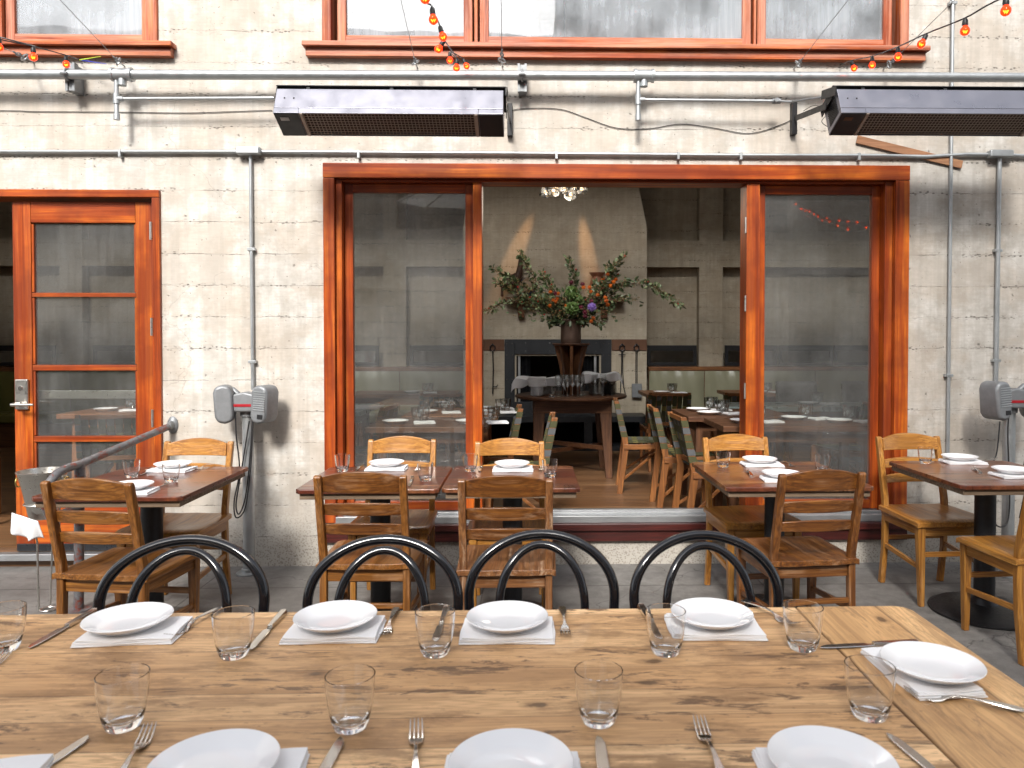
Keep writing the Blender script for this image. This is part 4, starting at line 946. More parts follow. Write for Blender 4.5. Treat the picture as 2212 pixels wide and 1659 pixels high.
PXm = pine('x'); PYm = pine('y', light=(.76,.48,.23), mid=(.60,.34,.145), plank=.2, amt=.45)
fl_, fr_ = onZ(100, 1326, BZ), onZ(1955, 1308, BZ)          # far edge
ang = math.atan2(fr_.y-fl_.y, fr_.x-fl_.x); 
corner = onZ(1958, 1307, BZ); depth = 1.06
LT = empty("dining_table", "long scrubbed pine table filling the foreground, set for a meal", "table", (corner.x, corner.y, 0), ang)
jx0 = (onZ(1760, 1383, BZ) - corner); jw = -jx0.x*1.0; jw = .285
LEN = 2.62
m = MB(); m.box(-LEN+jw, -jw-.001, -depth, 0, BZ-.045, BZ-.0004); m.build("table_top", PXm, LT, .006, seg=3)
k = .035
MB().prism([(-jw, -depth), (-k, -depth), (0, -depth+k), (0, -k), (-k*.3, -k*.3), (-k, 0), (-jw, 0)], 'z', BZ-.045, BZ).build("end_board", PYm, LT, .006, seg=3)
MB().prism([(-LEN, -k), (-LEN, -depth+k), (-LEN+k, -depth), (-LEN+jw-.001, -depth), (-LEN+jw-.001, 0), (-LEN+k, 0)], 'z', BZ-.045, BZ).build("end_board", PYm, LT, .006, seg=3)
for sx in (-.1, -LEN+.1):
    for sy in (-.1, -depth+.1):
        m = MB(); m.bar((sx, sy, 0), (sx, sy, BZ-.046), .06, .06, up=(0,1,0), w2=.085, h2=.085); m.build("leg", PYm, LT, .004)
m = MB(); m.box(-LEN+.15, -.15, -.11, -.085, BZ-.15, BZ-.046); m.box(-LEN+.15, -.15, -depth+.085, -depth+.11, BZ-.15, BZ-.046); m.build("apron", PXm, LT, .003)

# ------------------------------------------------------------------ tableware prototypes
def mk_plate():
    r = .094
    return MB().lathe([(0,.002),(.050,.002),(.052,0),(.056,0),(.058,.003),(.078,.0115),(r-.001,.0215),(r,.0228),(r-.001,.0238),(.075,.0165),(.066,.0115),(.060,.0085),(.03,.0066),(0,.0062)], 64)
def mk_glass(h=.092, rt=.0425, rb=.028):
    o = [(0,.0)]
    N = 10; out = []; inn = []
    for i in range(N+1):
        t = i/N; r = rb + (rt-rb)*(1-(1-t)**2.1); out.append((r, t*h))
    out[0] = (rb-.003, 0.0); out.insert(1, (rb-.0005, .002))
    for i in range(N+1):
        t = i/N; z = .016+(h-.016)*t; tt = z/h; r = rb+(rt-rb)*(1-(1-tt)**2.1)-.0019; inn.append((r, z))
    inn[0] = (inn[0][0]-.006, .0155); inn.insert(1, (inn[1][0]-.0035, .0185))
    return MB().lathe([(0,.0008),(rb-.008,.0015)] + out + [(rt-.001, h+.0008)] + inn[::-1] + [(0,.0145)], 44)
def strip(m, pts, th=.002):
    """pts: (y, halfwidth, z) along the piece"""
    V = []
    for (y, w_, z, *x) in pts:
        x = x[0] if x else 0
        V.append([m.b.verts.new(p) for p in ((x-w_, y, z), (x+w_, y, z), (x+w_*.8, y, z+th), (x-w_*.8, y, z+th))])
    for A, B in zip(V, V[1:]):
        for k in range(4): m.b.faces.new((A[k], A[(k+1)%4], B[(k+1)%4], B[k]))
    m.b.faces.new(V[0][::-1]); m.b.faces.new(V[-1])
def mk_fork():       # tip of tines at y=0, handle end at y=-.195
    m = MB()
    strip(m, [(-.195,.004,.004),(-.192,.0085,.0045),(-.175,.0100,.006),(-.14,.0065,.010),(-.105,.0038,.012),(-.085,.0032,.011),(-.072,.005,.0075),(-.062,.0105,.0035),(-.050,.0125,.0018),(-.045,.0125,.0016)], .0024)
    for x in (-.0105, -.0035, .0035, .0105): strip(m, [(-.046,.0021,.0017,x),(-.03,.0017,.0032,x*.98),(-.012,.0015,.0085,x*.95),(0,.0006,.0135,x*.92)], .0018)
    return m
def mk_knife():      # blade tip at y=0, handle end at y=-.225
    m = MB()
    strip(m, [(-.225,.006,.002),(-.220,.0095,.001),(-.17,.0088,.001),(-.128,.0062,.0015),(-.122,.0075,.001)], .0085)
    strip(m, [(-.122,.0065,.003),(-.112,.0060,.0034),(-.105,.0098,.0036,.002),(-.06,.0105,.0036,.002),(-.02,.0092,.0036,.0014),(-.006,.0055,.0036,0),(0,.001,.0036,-.002)], .0014)
    return m
def mk_napkin(w=.212, d=.135, layers=4, seed=0):
    rnd = random.Random(seed); m = MB()
    for i in range(layers):
        z0 = i*.0034; s_ = rnd.uniform(-.004, .004); ww = w-i*.003; dd = d-i*.0015; n = 12
        ph = rnd.uniform(0, 6)
        def fn(u, v): 
            rr = 1-.0*u
            return Vector(((u-.5)*ww+s_+.0012*math.sin(v*7+ph), (v-.5)*dd+.0015*math.sin(u*6+ph), z0+.0034+.0012*math.sin(u*9+ph+v*5)*(i/3)))
        m.grid(fn, n, n, .0031)
    return m
PROTO = {}
def proto(kind, fn, mat, bev=0):
    def place(loc, rz, label, cat, group, s_=1.0, tilt=None):
        if kind not in PROTO:
            o = fn().build(kind, mat, None, bev); PROTO[kind] = o
        else: o = PROTO[kind].copy(); COL.objects.link(o)
        o.location = loc; o.rotation_euler = (0, 0, rz) if tilt is None else (tilt[0], tilt[1], rz); o.scale = (s_,)*3; tag(o, label, cat, group); return o
    return place
place_plate = proto("plate", mk_plate, M_PORC); place_glass = proto("tumbler", mk_glass, M_GLASS)
place_fork = proto("fork", mk_fork, M_CHROME, .0006); place_knife = proto("knife", mk_knife, M_CHROME, .0012); place_nap = proto("folded_napkin", mk_napkin, M_LINEN, .0012)
def cut(fn, tip, end, zs, label, cat, group):
    a, b = onZ(*tip, zs+.004), onZ(*end, zs+.004); d = a-b; rz = math.atan2(d.y, d.x)-math.pi/2
    return fn((a.x, a.y, zs+.0003), rz, label, cat, group)
# long table ------------------------------------------------------
G1 = "place settings on the long table"
far = [(277, 1332, "leftmost far"), (725, 1327.5, "second far"), (1096, 1328.5, "third far"), (1538, 1321.5, "rightmost far"), (2013, 1427, "end-of-table"), (462, 1645, "left near"), (1104, 1644, "middle near"), (1797, 1637, "right near")]
desc = {"leftmost far": "on the far side, in front of the leftmost bentwood chair", "second far": "on the far side, in front of the second bentwood chair", "third far": "on the far side, in front of the third bentwood chair",
 "rightmost far": "on the far side, in front of the rightmost bentwood chair", "end-of-table": "at the right hand end of the long table", "left near": "on the near side, left, cut by the bottom edge",
 "middle near": "on the near side, middle, cut by the bottom edge", "right near": "on the near side, right, cut by the bottom edge"}
NZ = .0142
for i, (px, py, k_) in enumerate(far):
    p = onZ(px, py, BZ+NZ+.0228)
    rot = ang + (R(90+4) if i == 4 else R([4, 1, -1, -2, 0, 6, 0, -4][i])); sx = [.02, 0, 0, .0, .02, .02, 0, -.0][i]
    off = Matrix.Rotation(rot, 3, 'Z') @ Vector((sx, -.0 if i != 4 else .012, 0))
    fwd = {0:-.012,1:-.012,2:-.012,3:-.012,4:-.0,5:-.0,6:.0,7:.0}[i]
    place_nap((p.x+off.x, p.y+off.y+fwd, BZ+.0002), rot, (f"folded white napkin under the plate {desc[k_]}").replace("the far side, in", "the far side in").replace("white napkin", "napkin").replace("folded napkin", "napkin"), "napkin", "napkins on the long table")
    place_plate((p.x, p.y, BZ+NZ), 0, f"white plate {desc[k_]}", "plate", "white plates on the long table")
q = onZ(-14, 1690, BZ+.01); place_nap((q.x-.05, q.y-.01, BZ+.0002), R(8), "corner of a folded white napkin at the lower left picture corner", "napkin", "napkins on the long table")
gl = [(8, 1404, "cut by the left picture edge"), (505, 1417, "between the first and second far plates"), (940, 1413, "between the second and third far plates"), (1438, 1411, "left of the rightmost far plate"),
      (1734, 1401, "right of the rightmost far plate"), (266, 1570, "behind the left near plate"), (757, 1572, "between the left and middle near plates"), (1293, 1560, "between the middle and right near plates"), (1878, 1548, "behind the right near plate")]
for px, py, lb in gl: p = onZ(px, py, BZ); place_glass((p.x, p.y, BZ+.0005), random.uniform(0, 6), f"empty glass tumbler on the long table {lb}", "glass", "tumblers on the long table")
C_ = "cutlery on the long table"
cut(place_knife, (61, 1400), (212, 1315), BZ, "steel knife left of the leftmost far plate", "knife", C_)
cut(place_fork, (20, 1412), (-40, 1450), BZ, "fork head under the tumbler at the left picture edge", "fork", C_)
cut(place_fork, (362, 1380), (450, 1329), BZ, "steel fork right of the leftmost far plate", "fork", C_)
cut(place_knife, (541, 1403), (616, 1318), BZ, "steel knife beside the tumbler between the first and second far plates", "knife", C_)
cut(place_fork, (829, 1381), (852, 1325), BZ, "steel fork right of the second far plate", "fork", C_)
cut(place_knife, (940, 1392), (967, 1313), BZ, "steel knife behind a tumbler left of the third far plate", "knife", C_)
cut(place_fork, (1223, 1379), (1216, 1323), BZ, "steel fork right of the third far plate", "fork", C_)
cut(place_knife, (1428, 1386), (1384, 1309), BZ, "steel knife behind a tumbler left of the rightmost far plate", "knife", C_)
cut(place_fork, (1722, 1355), (1636, 1313), BZ, "steel fork right of the rightmost far plate", "fork", C_)
cut(place_fork, (899.5, 1565), (897, 1690), BZ, "steel fork standing upright in the picture left of the middle near plate", "fork", C_)
cut(place_knife, (1293, 1590), (1312, 1760), BZ, "steel knife right of the middle near plate", "knife", C_)
cut(place_knife, (738, 1592), (640, 1760), BZ, "steel knife right of the left near plate", "knife", C_)
cut(place_fork, (325, 1574), (262, 1680), BZ, "steel fork left of the left near plate", "fork", C_)
cut(place_knife, (193, 1589), (80, 1662), BZ, "pale blade of a knife at the lower left picture corner", "knife", C_)
cut(place_fork, (1509, 1558), (1560, 1680), BZ, "steel fork left of the right near plate", "fork", C_)
cut(place_knife, (1917, 1584), (2010, 1662), BZ, "steel knife right of the right near plate", "knife", C_)
cut(place_knife, (1771, 1398), (2035, 1386), BZ, "steel knife lying across behind the end plate", "knife", C_)
cut(place_fork, (1953, 1498), (2220, 1536), BZ, "steel fork lying across in front of the end plate", "fork", C_)
# small tables ----------------------------------------------------
def setting(items, where, gsuf):
    for it in items:
        t, px, py = it[:3]; rz = R(it[3]) if len(it) > 3 and not isinstance(it[3], (str, tuple)) else 0; lb = it[-1] if isinstance(it[-1], str) else ""
        if t == 'g': p = onZ(px, py, TZ); place_glass((p.x, p.y, TZ+.0005), random.uniform(0, 6), f"empty tumbler {lb} {where}", "glass", "tumblers on the small tables", .93)
        if t == 'p':
            p = onZ(px, py, TZ+NZ+.02); place_plate((p.x, p.y, TZ+NZ), 0, f"white plate {lb} {where}", "plate", "plates on the small tables")
            o = place_nap((p.x+.004, p.y-.022, TZ+.0002), rz, f"napkin under the plate {lb} {where}".replace("half hidden by the dark chair on the table before", "near the dark chair, table by"), "napkin", "napkins on the small tables")
        if t in 'fk':
            tip, end = it[1], it[2]; cut(place_fork if t == 'f' else place_knife, tip, end, TZ, f"{'fork' if t=='f' else 'knife'} {lb} {where}", "fork" if t == 'f' else "knife", "cutlery on the small tables")
w1 = "on the reddish table at left"; w2 = "on the left joined table"; w3 = "on the right joined table"; w4 = "on the table before the right mullion"; w5 = "on the table at the right edge"
setting([('g', 284, 1031, "beside the handrail"), ('g', 370, 1041, "in front of the wall side plate"), ('p', 374, 1001, -4, "nearest the wall"), ('p', 283, 1046, 3, "nearest us"),
   ('k', (303, 1026), (334, 1007), "left of the wall side plate"), ('k', (366, 1042), (318, 1057), "with a grey handle nearest us"), ('f', (419, 1016), (452, 1006), "nearest the galvanized post")], w1, 1)
setting([('g', 740, 1018, "near the back left corner"), ('p', 835, 998, 0, "nearest the window"), ('k', (762, 1020), (786, 1003), "left of the plate"), ('f', (898, 1020), (904, 1003), "behind the right tumbler"), ('g', 919, 1038.5, "with the joint of the tables beside it"), ('k', (884, 1050), (890, 1034), "beside the near chair back")], w2, 2)
setting([('g', 1016, 1018, "near the joint of the tables"), ('p', 1106, 1000, 0, "nearest the window"), ('k', (1037, 1018), (1041, 1001), "left of the plate"), ('f', (1024, 1027), (1027, 1050), "pointing at the left tumbler"), ('f', (1169, 1018), (1166, 1004), "right of the plate"), ('g', 1188, 1030, "near the right end")], w3, 3)
setting([('g', 1562, 1009, "near the back left corner"), ('p', 1641, 990.5, -2, "nearest the window"), ('f', (1716, 1009), (1690, 996), "right of the far plate"), ('g', 1776, 1018, "partly behind the dark chair"), ('f', (1611, 1014), (1636, 1040), "in front of the left tumbler"), ('p', 1688, 1021, -6, "half hidden by the dark chair")], w4, 4)
setting([('g', 1999, 1001, "left of the wall side plate"), ('p', 2073, 985.5, -4, "nearest the wall"), ('f', (2152, 991), (2112, 999), "right of the wall side plate"), ('f', (2101, 1010), (2138, 1037), "nearest us"), ('p', 2187, 1013, 0, "cut by the right edge")], w5, 5)
# ------------------------------------------------------------------ inside: chimney, hearth, tools
YCH = 9.2
c0x, c1x = onY(1022, 740, YCH).x, onY(1397, 740, YCH).x; cL = c0x - .12
def cz(py): return onY(1200, py, YCH).z
fo = XZ(1090, 733, 1320, 905, YCH); fi = XZ(1112, 765, 1298, 905, YCH)
CH = empty("fireplace_chimney", "broad board marked concrete chimney breast tapering at its top right", "chimney", ((cL+c1x)/2, YCH, FZ)); O = Vector(CH.location)
m = MB(); ztp, zk = 5.38, cz(492); kx = onY(1378, 395, YCH).x; kz = cz(395); slope = (c1x-kx)/(kz-zk)
hx0, hx1, hz1 = fi[0]+.02, fi[1]-.02, fi[3]-.02; zh = .53
def P3(pts, y0=0, y1=.69): MB_ = m.prism([(x-O.x, z-O.z) for x, z in pts], 'y', y0, y1)
P3([(cL, FZ), (hx0, FZ), (hx0, hz1), (cL, hz1)]); P3([(hx1, FZ), (c1x, FZ), (c1x, hz1), (hx1, hz1)])
P3([(cL, hz1), (c1x, hz1), (c1x, zk), (c1x-slope*(ztp-zk), ztp), (cL+.3, ztp), (cL, zk)])
m.build("chimney_breast", M_CHIM, CH, smooth=False)
m = MB(); m.box(hx0-O.x, hx1-O.x, .42, .5, .3, hz1-O.z); m.box(hx0-O.x-.001, hx0+.01-O.x, .02, .42, .3, hz1-O.z); m.box(hx1-O.x-.01, hx1-O.x+.001, .02, .42, .3, hz1-O.z); m.build("firebox_lining", flat("sooty_brick", (.02,.017,.015), .9), CH)
m = MB(); a = fo
for (x0, x1, z0, z1) in ((a[0], fi[0], zh, a[3]), (fi[1], a[1], zh, a[3]), (fi[0], fi[1], fi[3], a[3]), (fi[0], fi[1], zh, zh+.14)): m.box(x0-O.x, x1-O.x, -.022, -.0005, z0-O.z, z1-O.z)
m.build("steel_surround", M_STEELP, CH, .002)
m = MB()
for x in (a[0]+.03, fi[0]-.03, fi[1]+.03, a[1]-.03):
    for z in (.65, .95, 1.25, 1.39): m.ball((x-O.x, -.024, z-O.z), .007, 1)
for x in (-.45, -.15, .42):
    for z in (1.30, 1.40): m.ball((x+(a[0]+a[1])/2-O.x+.05, -.024, z-O.z), .007, 1)
m.build("rivet_heads", M_CHROME, CH)
for s_, x in ((0, fi[0]+.055), (1, fi[1]-.07)):
    m = MB(); m.box(x-.014-O.x, x+.014-O.x, .02, .05, zh-O.z, fi[3]-O.z-.02); m.build("fire_door_edge", M_ALU, CH)
    def cur(u, v, x=x, s_=s_): return Vector((x+(1 if not s_ else -1)*(.03+.11*u)-O.x, .07+.02*math.sin(u*40), zh-O.z+v*(fi[3]-zh-.03)))
    m = MB(); m.grid(cur, 40, 1); m.build("mesh_curtain", M_STEELP, CH)
for x0, x1 in ((cL, fo[0]-.004), (fo[1]+.004, c1x-.0)):
    z0, z1 = cz(757), cz(733); m = MB(); m.box(x0-O.x, x1-O.x, -.012, -.0005, z0-O.z, z1-O.z); m.build("steel_band", M_RUST, CH, .001)
# hearth bench
hb = empty("hearth_bench", "low blackened steel hearth with open log bays under the fireplace", "hearth", ((cL+c1x)/2, 8.74, FZ)); m = MB()
hxa, hxb = cL-.35-O.x, onY(1400, 950, 8.74).x-O.x; d_ = .455; zt_ = .41
m.box(hxa, hxb, 0, d_, zt_-.07, zt_); m.box(hxa, hxb, 0, d_, 0, .05)
m.build("hearth_slab", M_STEELP, hb, .003)
for x in (hxa+.04, -.9, onY(1108+4, 950, 8.74).x-O.x, onY(1271, 950, 8.74).x-O.x, hxb-.05): m = MB(); m.box(x-.05, x+.05, .002, d_-.01, .051, zt_-.071); m.build("hearth_post", M_STEELP, hb, .002)
m = MB(); m.box(hxa, hxb, d_-.03, d_-.005, .051, zt_-.071); m.build("rear_panel", flat("matt_black", (.012,.011,.01), .9), hb)  # near-black panel closing the back of the open bays
def tool(px, topy, boty, kind, label):
    c_ = onY(px, topy, YCH-.03); b = onY(px, boty, YCH-.03); e = empty("fire_tool", label, "fire tool", c_, group="fire irons on the steel bands"); L = c_.z-b.z
    m = MB(); m.tube([(.0, 0, .0), (.03,0,-.025), (.03,0,-.06), (0,0,-.085), (-.03,0,-.06), (-.03,0,-.025)], .007, 8, closed=True); m.tube([(0,.02,.0),(0,-.01,.0)], .012, 8)
    if kind == 'poker': m.tube([(0,0,-.08),(.01,0,-.3),(0,0,-L)], .007, 8); m.tube([(0,0,-L+.09),(.05,0,-L+.09),(.06,0,-L+.115)], .006, 8)
    if kind == 'tongs':
        for s_ in (-1, 1): m.tube([(s_*.006,0,-.08),(s_*.008,0,-.35),(s_*.02,0,-L*.8),(s_*.035*(1+s_*.4),0,-L)], .006, 8)
        m.tube([(-.045,0,-.13),(0,0,-.12),(.045,0,-.13)], .006, 6)
    if kind == 'shovel':
        for s_ in (-1, 1): m.tube([(s_*.008,0,-.08),(s_*.008,0,-L+.17)], .005, 8)
    m.build("iron_shaft", M_IRON, e)
    if kind == 'shovel':
        m = MB(); m.box(-.062, .062, -.03, -.026, -L, -L+.17); m.box(-.062, -.058, -.045, -.026, -L, -L+.17); m.box(.058, .062, -.045, -.026, -L, -L+.17); m.build("shovel_pan", M_GALVD, e, .002)
tool(1064, 744, 851, 'poker', "iron poker hanging left of the fireplace"); tool(1344, 744, 858, 'tongs', "iron tongs hanging right of the fireplace"); tool(1375, 744, 858, 'shovel', "square hearth shovel hanging at the chimney corner")
# mantel shelf
sh = XZ(1092, 641, 1350, 652, YCH-.2); WDm = {a: wood("mantel_wood", (.24,.10,.04), (.15,.06,.025), (.06,.025,.012), a, .5) for a in 'xyz'}
ms = empty("mantel_shelf", "thick wooden mantel shelf on two brackets behind the flowers", "shelf", ((sh[0]+sh[1])/2, YCH-.2, sh[2])); w_ = (sh[1]-sh[0])/2
MB().box(-w_, w_, 0, .199, 0, sh[3]-sh[2]).build("shelf_board", WDm['x'], ms, .004)
for x in (-w_+.19, w_-.24): MB().prism([(.03, -.001), (.199, -.001), (.199, -.19), (.12, -.19), (.09, -.05)], 'x', x-.04, x+.04).build("shelf_bracket", WDm['z'], ms, .003)
zs_ = sh[3]
def S_(px): return onY(px, 620, YCH-.1).x
# figurines on the shelf
M_TERR = flat("dark_terracotta", (.075,.035,.02), .6, 0, .3, 12, .3)
def horse():
    o = empty("horse_figurine", "dark brown pottery horse rearing its head at the left of the mantel", "figurine", (S_(1104), YCH-.1, zs_+.001))
    V = [(0,0,.20),(.07,0,.22),(.10,0,.30),(.115,0,.40),(.115,0,.47),(.165,0,.455),(.205,0,.435),(-.11,0,.20),(-.15,0,.13)]
    E = [(0,1),(1,2),(2,3),(3,4),(4,5),(5,6),(0,7),(7,8)]; rad = [.075,.075,.052,.040,.034,.028,.017,.072,.018]
    base = len(V)
    for (x, yy, att) in ((.08,.035,1),(.08,-.035,1),(-.11,.035,7),(-.11,-.035,7)):
        i = len(V); V += [(x+.01,yy,.13),(x,yy,.07),(x+.0,yy,.005)]; E += [(att,i),(i,i+1),(i+1,i+2)]; rad += [.026,.015,.019]
    me = bpy.data.meshes.new("body"); me.from_pydata(V, E, []); b = bpy.data.objects.new("body", me); COL.objects.link(b); b.parent = o; me.materials.append(M_TERR)
    b.modifiers.new("skin", 'SKIN'); b.modifiers.new("sub", 'SUBSURF').levels = 1; b.modifiers["sub"].render_levels = 2
    for i, r_ in enumerate(rad): me.skin_vertices[0].data[i].radius = (r_, r_*.85)
    me.skin_vertices[0].data[0].use_root = True; me.shade_smooth()
    m = MB()
    for s_ in (-1,1): m.prism([(.105,.50),(.122,.50),(.118,.545)], 'y', s_*.014-.005, s_*.014+.005)
    m.build("ears", M_TERR, o)
horse()
m = MB(); m.lathe([(0,0),(.05,0),(.09,.03),(.118,.09),(.115,.15),(.085,.2),(.04,.225),(.038,.24),(0,.24)], 28, Matrix.Rotation(R(90),4,'Y') if False else Matrix(), sy=.8)
kp = NT("painted_pot_clay"); n = kp.noise(kp.coord(), 9, 2, .4); kp.P(Base_Color=kp.ramp(n, (.55,(.27,.19,.12)), (.6,(.03,.04,.07))), Roughness=.5)
tag(m.build("round_pot", kp.m, None, loc=(S_(1137), YCH-.1, zs_+.001)), "round speckled clay pot beside the pottery horse", "pot")
m = MB(); m.lathe([(0,0),(.07,0),(.10,.05),(.11,.12),(.08,.2),(.06,.25),(.10,.30),(.095,.30),(.055,.25),(0,.2)], 28); m.tube([(.09,0,.27),(.16,0,.30),(.19,0,.24),(.17,0,.14),(.10,0,.09)], .01, 8)
tag(m.build("pitcher", flat("salmon_clay", (.38,.16,.09), .5, 0, .2, 8), None, loc=(S_(1290), YCH-.1, zs_+.001)), "salmon clay pitcher behind the flowers on the mantel", "pitcher")
# two unseen overhead spotlights making the warm streaks on the chimney
for px, tx, lb in ((1250, 1108, "left"), (1222, 1270, "right")):
    t_ = onY(tx, 560, YCH); l = bpy.data.lights.new("spotlight", 'SPOT'); lo = bpy.data.objects.new("spotlight", l); COL.objects.link(lo)
    src = Vector((onY(px, 700, YCH).x, YCH-.33, 4.3)); lo.location = src; lo.rotation_euler = (src - t_).to_track_quat('Z', 'Y').to_euler()
    l.energy = 190; l.color = (1, .55, .25); l.spot_size = R(8); l.spot_blend = .9; l.shadow_soft_size = .02; tag(lo, f"{lb} warm spotlight grazing down the chimney above the mantel", "spotlight")

# banquettes, rail and mirror band
rz0, rz1 = onY(1450, 800, BW-.3).z, onY(1450, 792, BW-.3).z
def bank(px0, px1, label, matl, seams):
    x0, x1 = onY(px0, 800, BW-.3).x, onY(px1, 800, BW-.3).x; e = empty("banquette", label, "banquette", ((x0+x1)/2, BW-.55, FZ)); w_ = (x1-x0)/2
    n_ = seams
    for i in range(n_):
        a, b = -w_+2*w_*i/n_+.004, -w_+2*w_*(i+1)/n_-.004
        def fn(u, v, a=a, b=b): 
            bul = .035*(math.sin(math.pi*min(1,max(0,u)))**.35)*(math.sin(math.pi*v)**.4)
            return Vector((a+(b-a)*u, .15-bul+.012*math.sin(u*17+i)*math.sin(v*4+u*9), .33+v*(rz0-FZ-.335)))
        MB().grid(fn, 24, 10).build("back_cushion", matl, e)
        MB().box(a, b, -.25, .14, .30, .42).build("seat_cushion", matl, e, .03, seg=4)
    MB().box(-w_, w_, -.2, .25, 0, .299).build("plinth", WDm['x'], e)
    MB().box(-w_, w_, .16, .545, rz0-FZ+.001, rz1-FZ).build("wood_capping", WDm2['x'], e, .004); MB().box(-w_, w_, .165, .19, .33, rz0-FZ).build("back_board", WDm['x'], e)
    return e
WDm2 = {a: wood("honey_trim", (.36,.16,.06), (.25,.10,.035), (.11,.04,.018), a, .4) for a in 'xyz'}
M_SAGE = flat("sage_leather", (.26,.25,.17), .38, 0, .18, 3, .15); M_OLIVE = flat("olive_leather", (.17,.16,.045), .4, 0, .2, 3, .15)
bank(1399, 1990, "long sage leather banquette along the back wall right of the chimney", M_SAGE, 5)
bank(560, 1018, "sage leather banquette along the back wall left of the chimney", M_SAGE, 3)
bank(-160, 320, "olive green banquette seen through the glazed door", M_OLIVE, 3)
M_MIRROR = flat("dark_mirror_glass", (.5,.52,.52), .04, 1, .0, 3); M_DARKFR = flat("black_window_frame", (.02,.02,.022), .4)
def band(px0, px1, label):
    Yb = BW-.17; a = XZ(px0, 746, px1, 790, Yb); e = empty("mirror_panel", label, "mirror", (a[0], Yb, a[2]), group="low dark mirrors along the back wall"); w_, h = a[1]-a[0], a[3]-a[2]
    m = MB(); f_ = .045
    m.box(0, w_, 0, .018, 0, f_); m.box(0, w_, 0, .018, h-f_*1.6, h); m.box(0, f_, 0, .018, f_, h-f_*1.6); m.box(w_-f_, w_, 0, .018, f_, h-f_*1.6); m.build("frame", M_DARKFR, e, .002)
    MB().box(f_, w_-f_, .012, .016, f_, h-f_*1.6).build("mirror_glass", M_MIRROR, e)
for a_, b_, lb in ((1398, 1505, "short dark mirror beside the chimney corner"), (1566, 1680, "dark mirror behind the right mullion"), (1682, 1800, "dark mirror low behind the right pane"), (1802, 1900, "dark mirror at the right end behind the right pane"),
                 (700, 818, "dark mirror at the far left behind the left pane"), (885, 1015, "dark mirror left of the chimney behind the left pane"), (-60, 120, "dark mirror seen through the left door lights"), (200, 330, "dark mirror seen through the right of the door lights")): band(a_, b_, lb)

# round table with its pedestal
tp = onZ(1233, 1000, FZ); TY = 7.3; tx = onY(1233, 856, TY).x; tz = onY(1233, 852, TY).z
DW = {a: wood("dark_walnut", (.20,.09,.04), (.12,.05,.022), (.045,.018,.01), a, .4) for a in 'xyz'}
rt = empty("round_table", "dark round wooden service table in front of the fireplace", "table", (tx, TY, FZ)); h = tz-FZ
MB().lathe([(0,h-.03),(.535,h-.03),(.55,h-.02),(.55,h-.006),(.54,h),(0,h)], 64).build("round_top", DW['x'], rt)
m = MB()
for a, b in (((-.36,-.30),(.36,-.30)),((-.36,.30),(.36,.30))): m.bar((a[0],a[1],h-.095),(b[0],b[1],h-.095), .03, .125)
for s_ in (-1,1): m.bar((s_*.36,-.3,h-.095),(s_*.36,.3,h-.095), .03, .125)
m.build("apron", DW['x'], rt, .003)
for sx in (-1,1):
    for sy in (-1,1): m = MB(); m.bar((sx*.315,sy*.28,h-.15),(sx*.345,sy*.31,0), .11, .06, up=(0,1,0), w2=.06, h2=.06); m.build("leg", DW['z'], rt, .003)
m = MB(); m.bar((-.33,-.28,.24),(.33,.28,.24), .035, .04); m.build("cross_stretcher", DW['x'], rt, .003); m = MB(); m.bar((-.33,.28,.281),(.33,-.28,.281), .035, .04); m.build("cross_stretcher", DW['x'], rt, .003)
# flared stand
ph = onY(1233, 742, TY).z - tz
ps = empty("flower_stand", "flared wooden stand of crossed boards on the round table carrying the flower pot", "stand", (tx+.0, TY, tz+.001))
MB().lathe([(0,ph-.022),(.175,ph-.022),(.195,ph-.012),(.195,ph),(0,ph)], 8, Matrix.Rotation(R(22.5),4,'Z')).build("stand_top", DW['x'], ps, .002)
for k_, (a, mt) in enumerate(((0, WDm2['z']), (90, WDm2['z']), (45, DW['z']), (-45, DW['z']))):
    o = [(-.17+.07*math.sin(t*math.pi/2)**.7 if False else -(.165-.075*math.sin(min(1,t*1.15)*math.pi/2)), (ph-.023)*(1-t)) for t in [i/12 for i in range(13)]]
    o = o + [(-x, z) for x, z in o[::-1]]
    m = MB(); m.prism(o, 'y', -.015, .015); m.move(Matrix.Rotation(R(a),4,'Z') @ Matrix.Translation((0, 0, .0005*k_+.0005))); m.build("crossed_board", mt, ps, .002)
zv = tz+ph+.002
vs = empty("flower_pot", "tall brownish copper pot with small loop handles", "pot", (tx-.0, TY, zv))
MB().lathe([(0,0),(.094,0),(.10,.012),(.101,.05),(.100,.215),(.108,.225),(.104,.235),(.094,.228),(.092,.03),(0,.03)], 36).build("pot_body", flat("tarnished_copper", (.20,.13,.10), .42, .7, .3, 9, .1), vs)
for s_ in (-1,1): MB().tube([(s_*.10,0,.215),(s_*.135,0,.21),(s_*.14,0,.18),(s_*.101,0,.165)], .006, 8).build("loop_handle", M_IRON, vs)
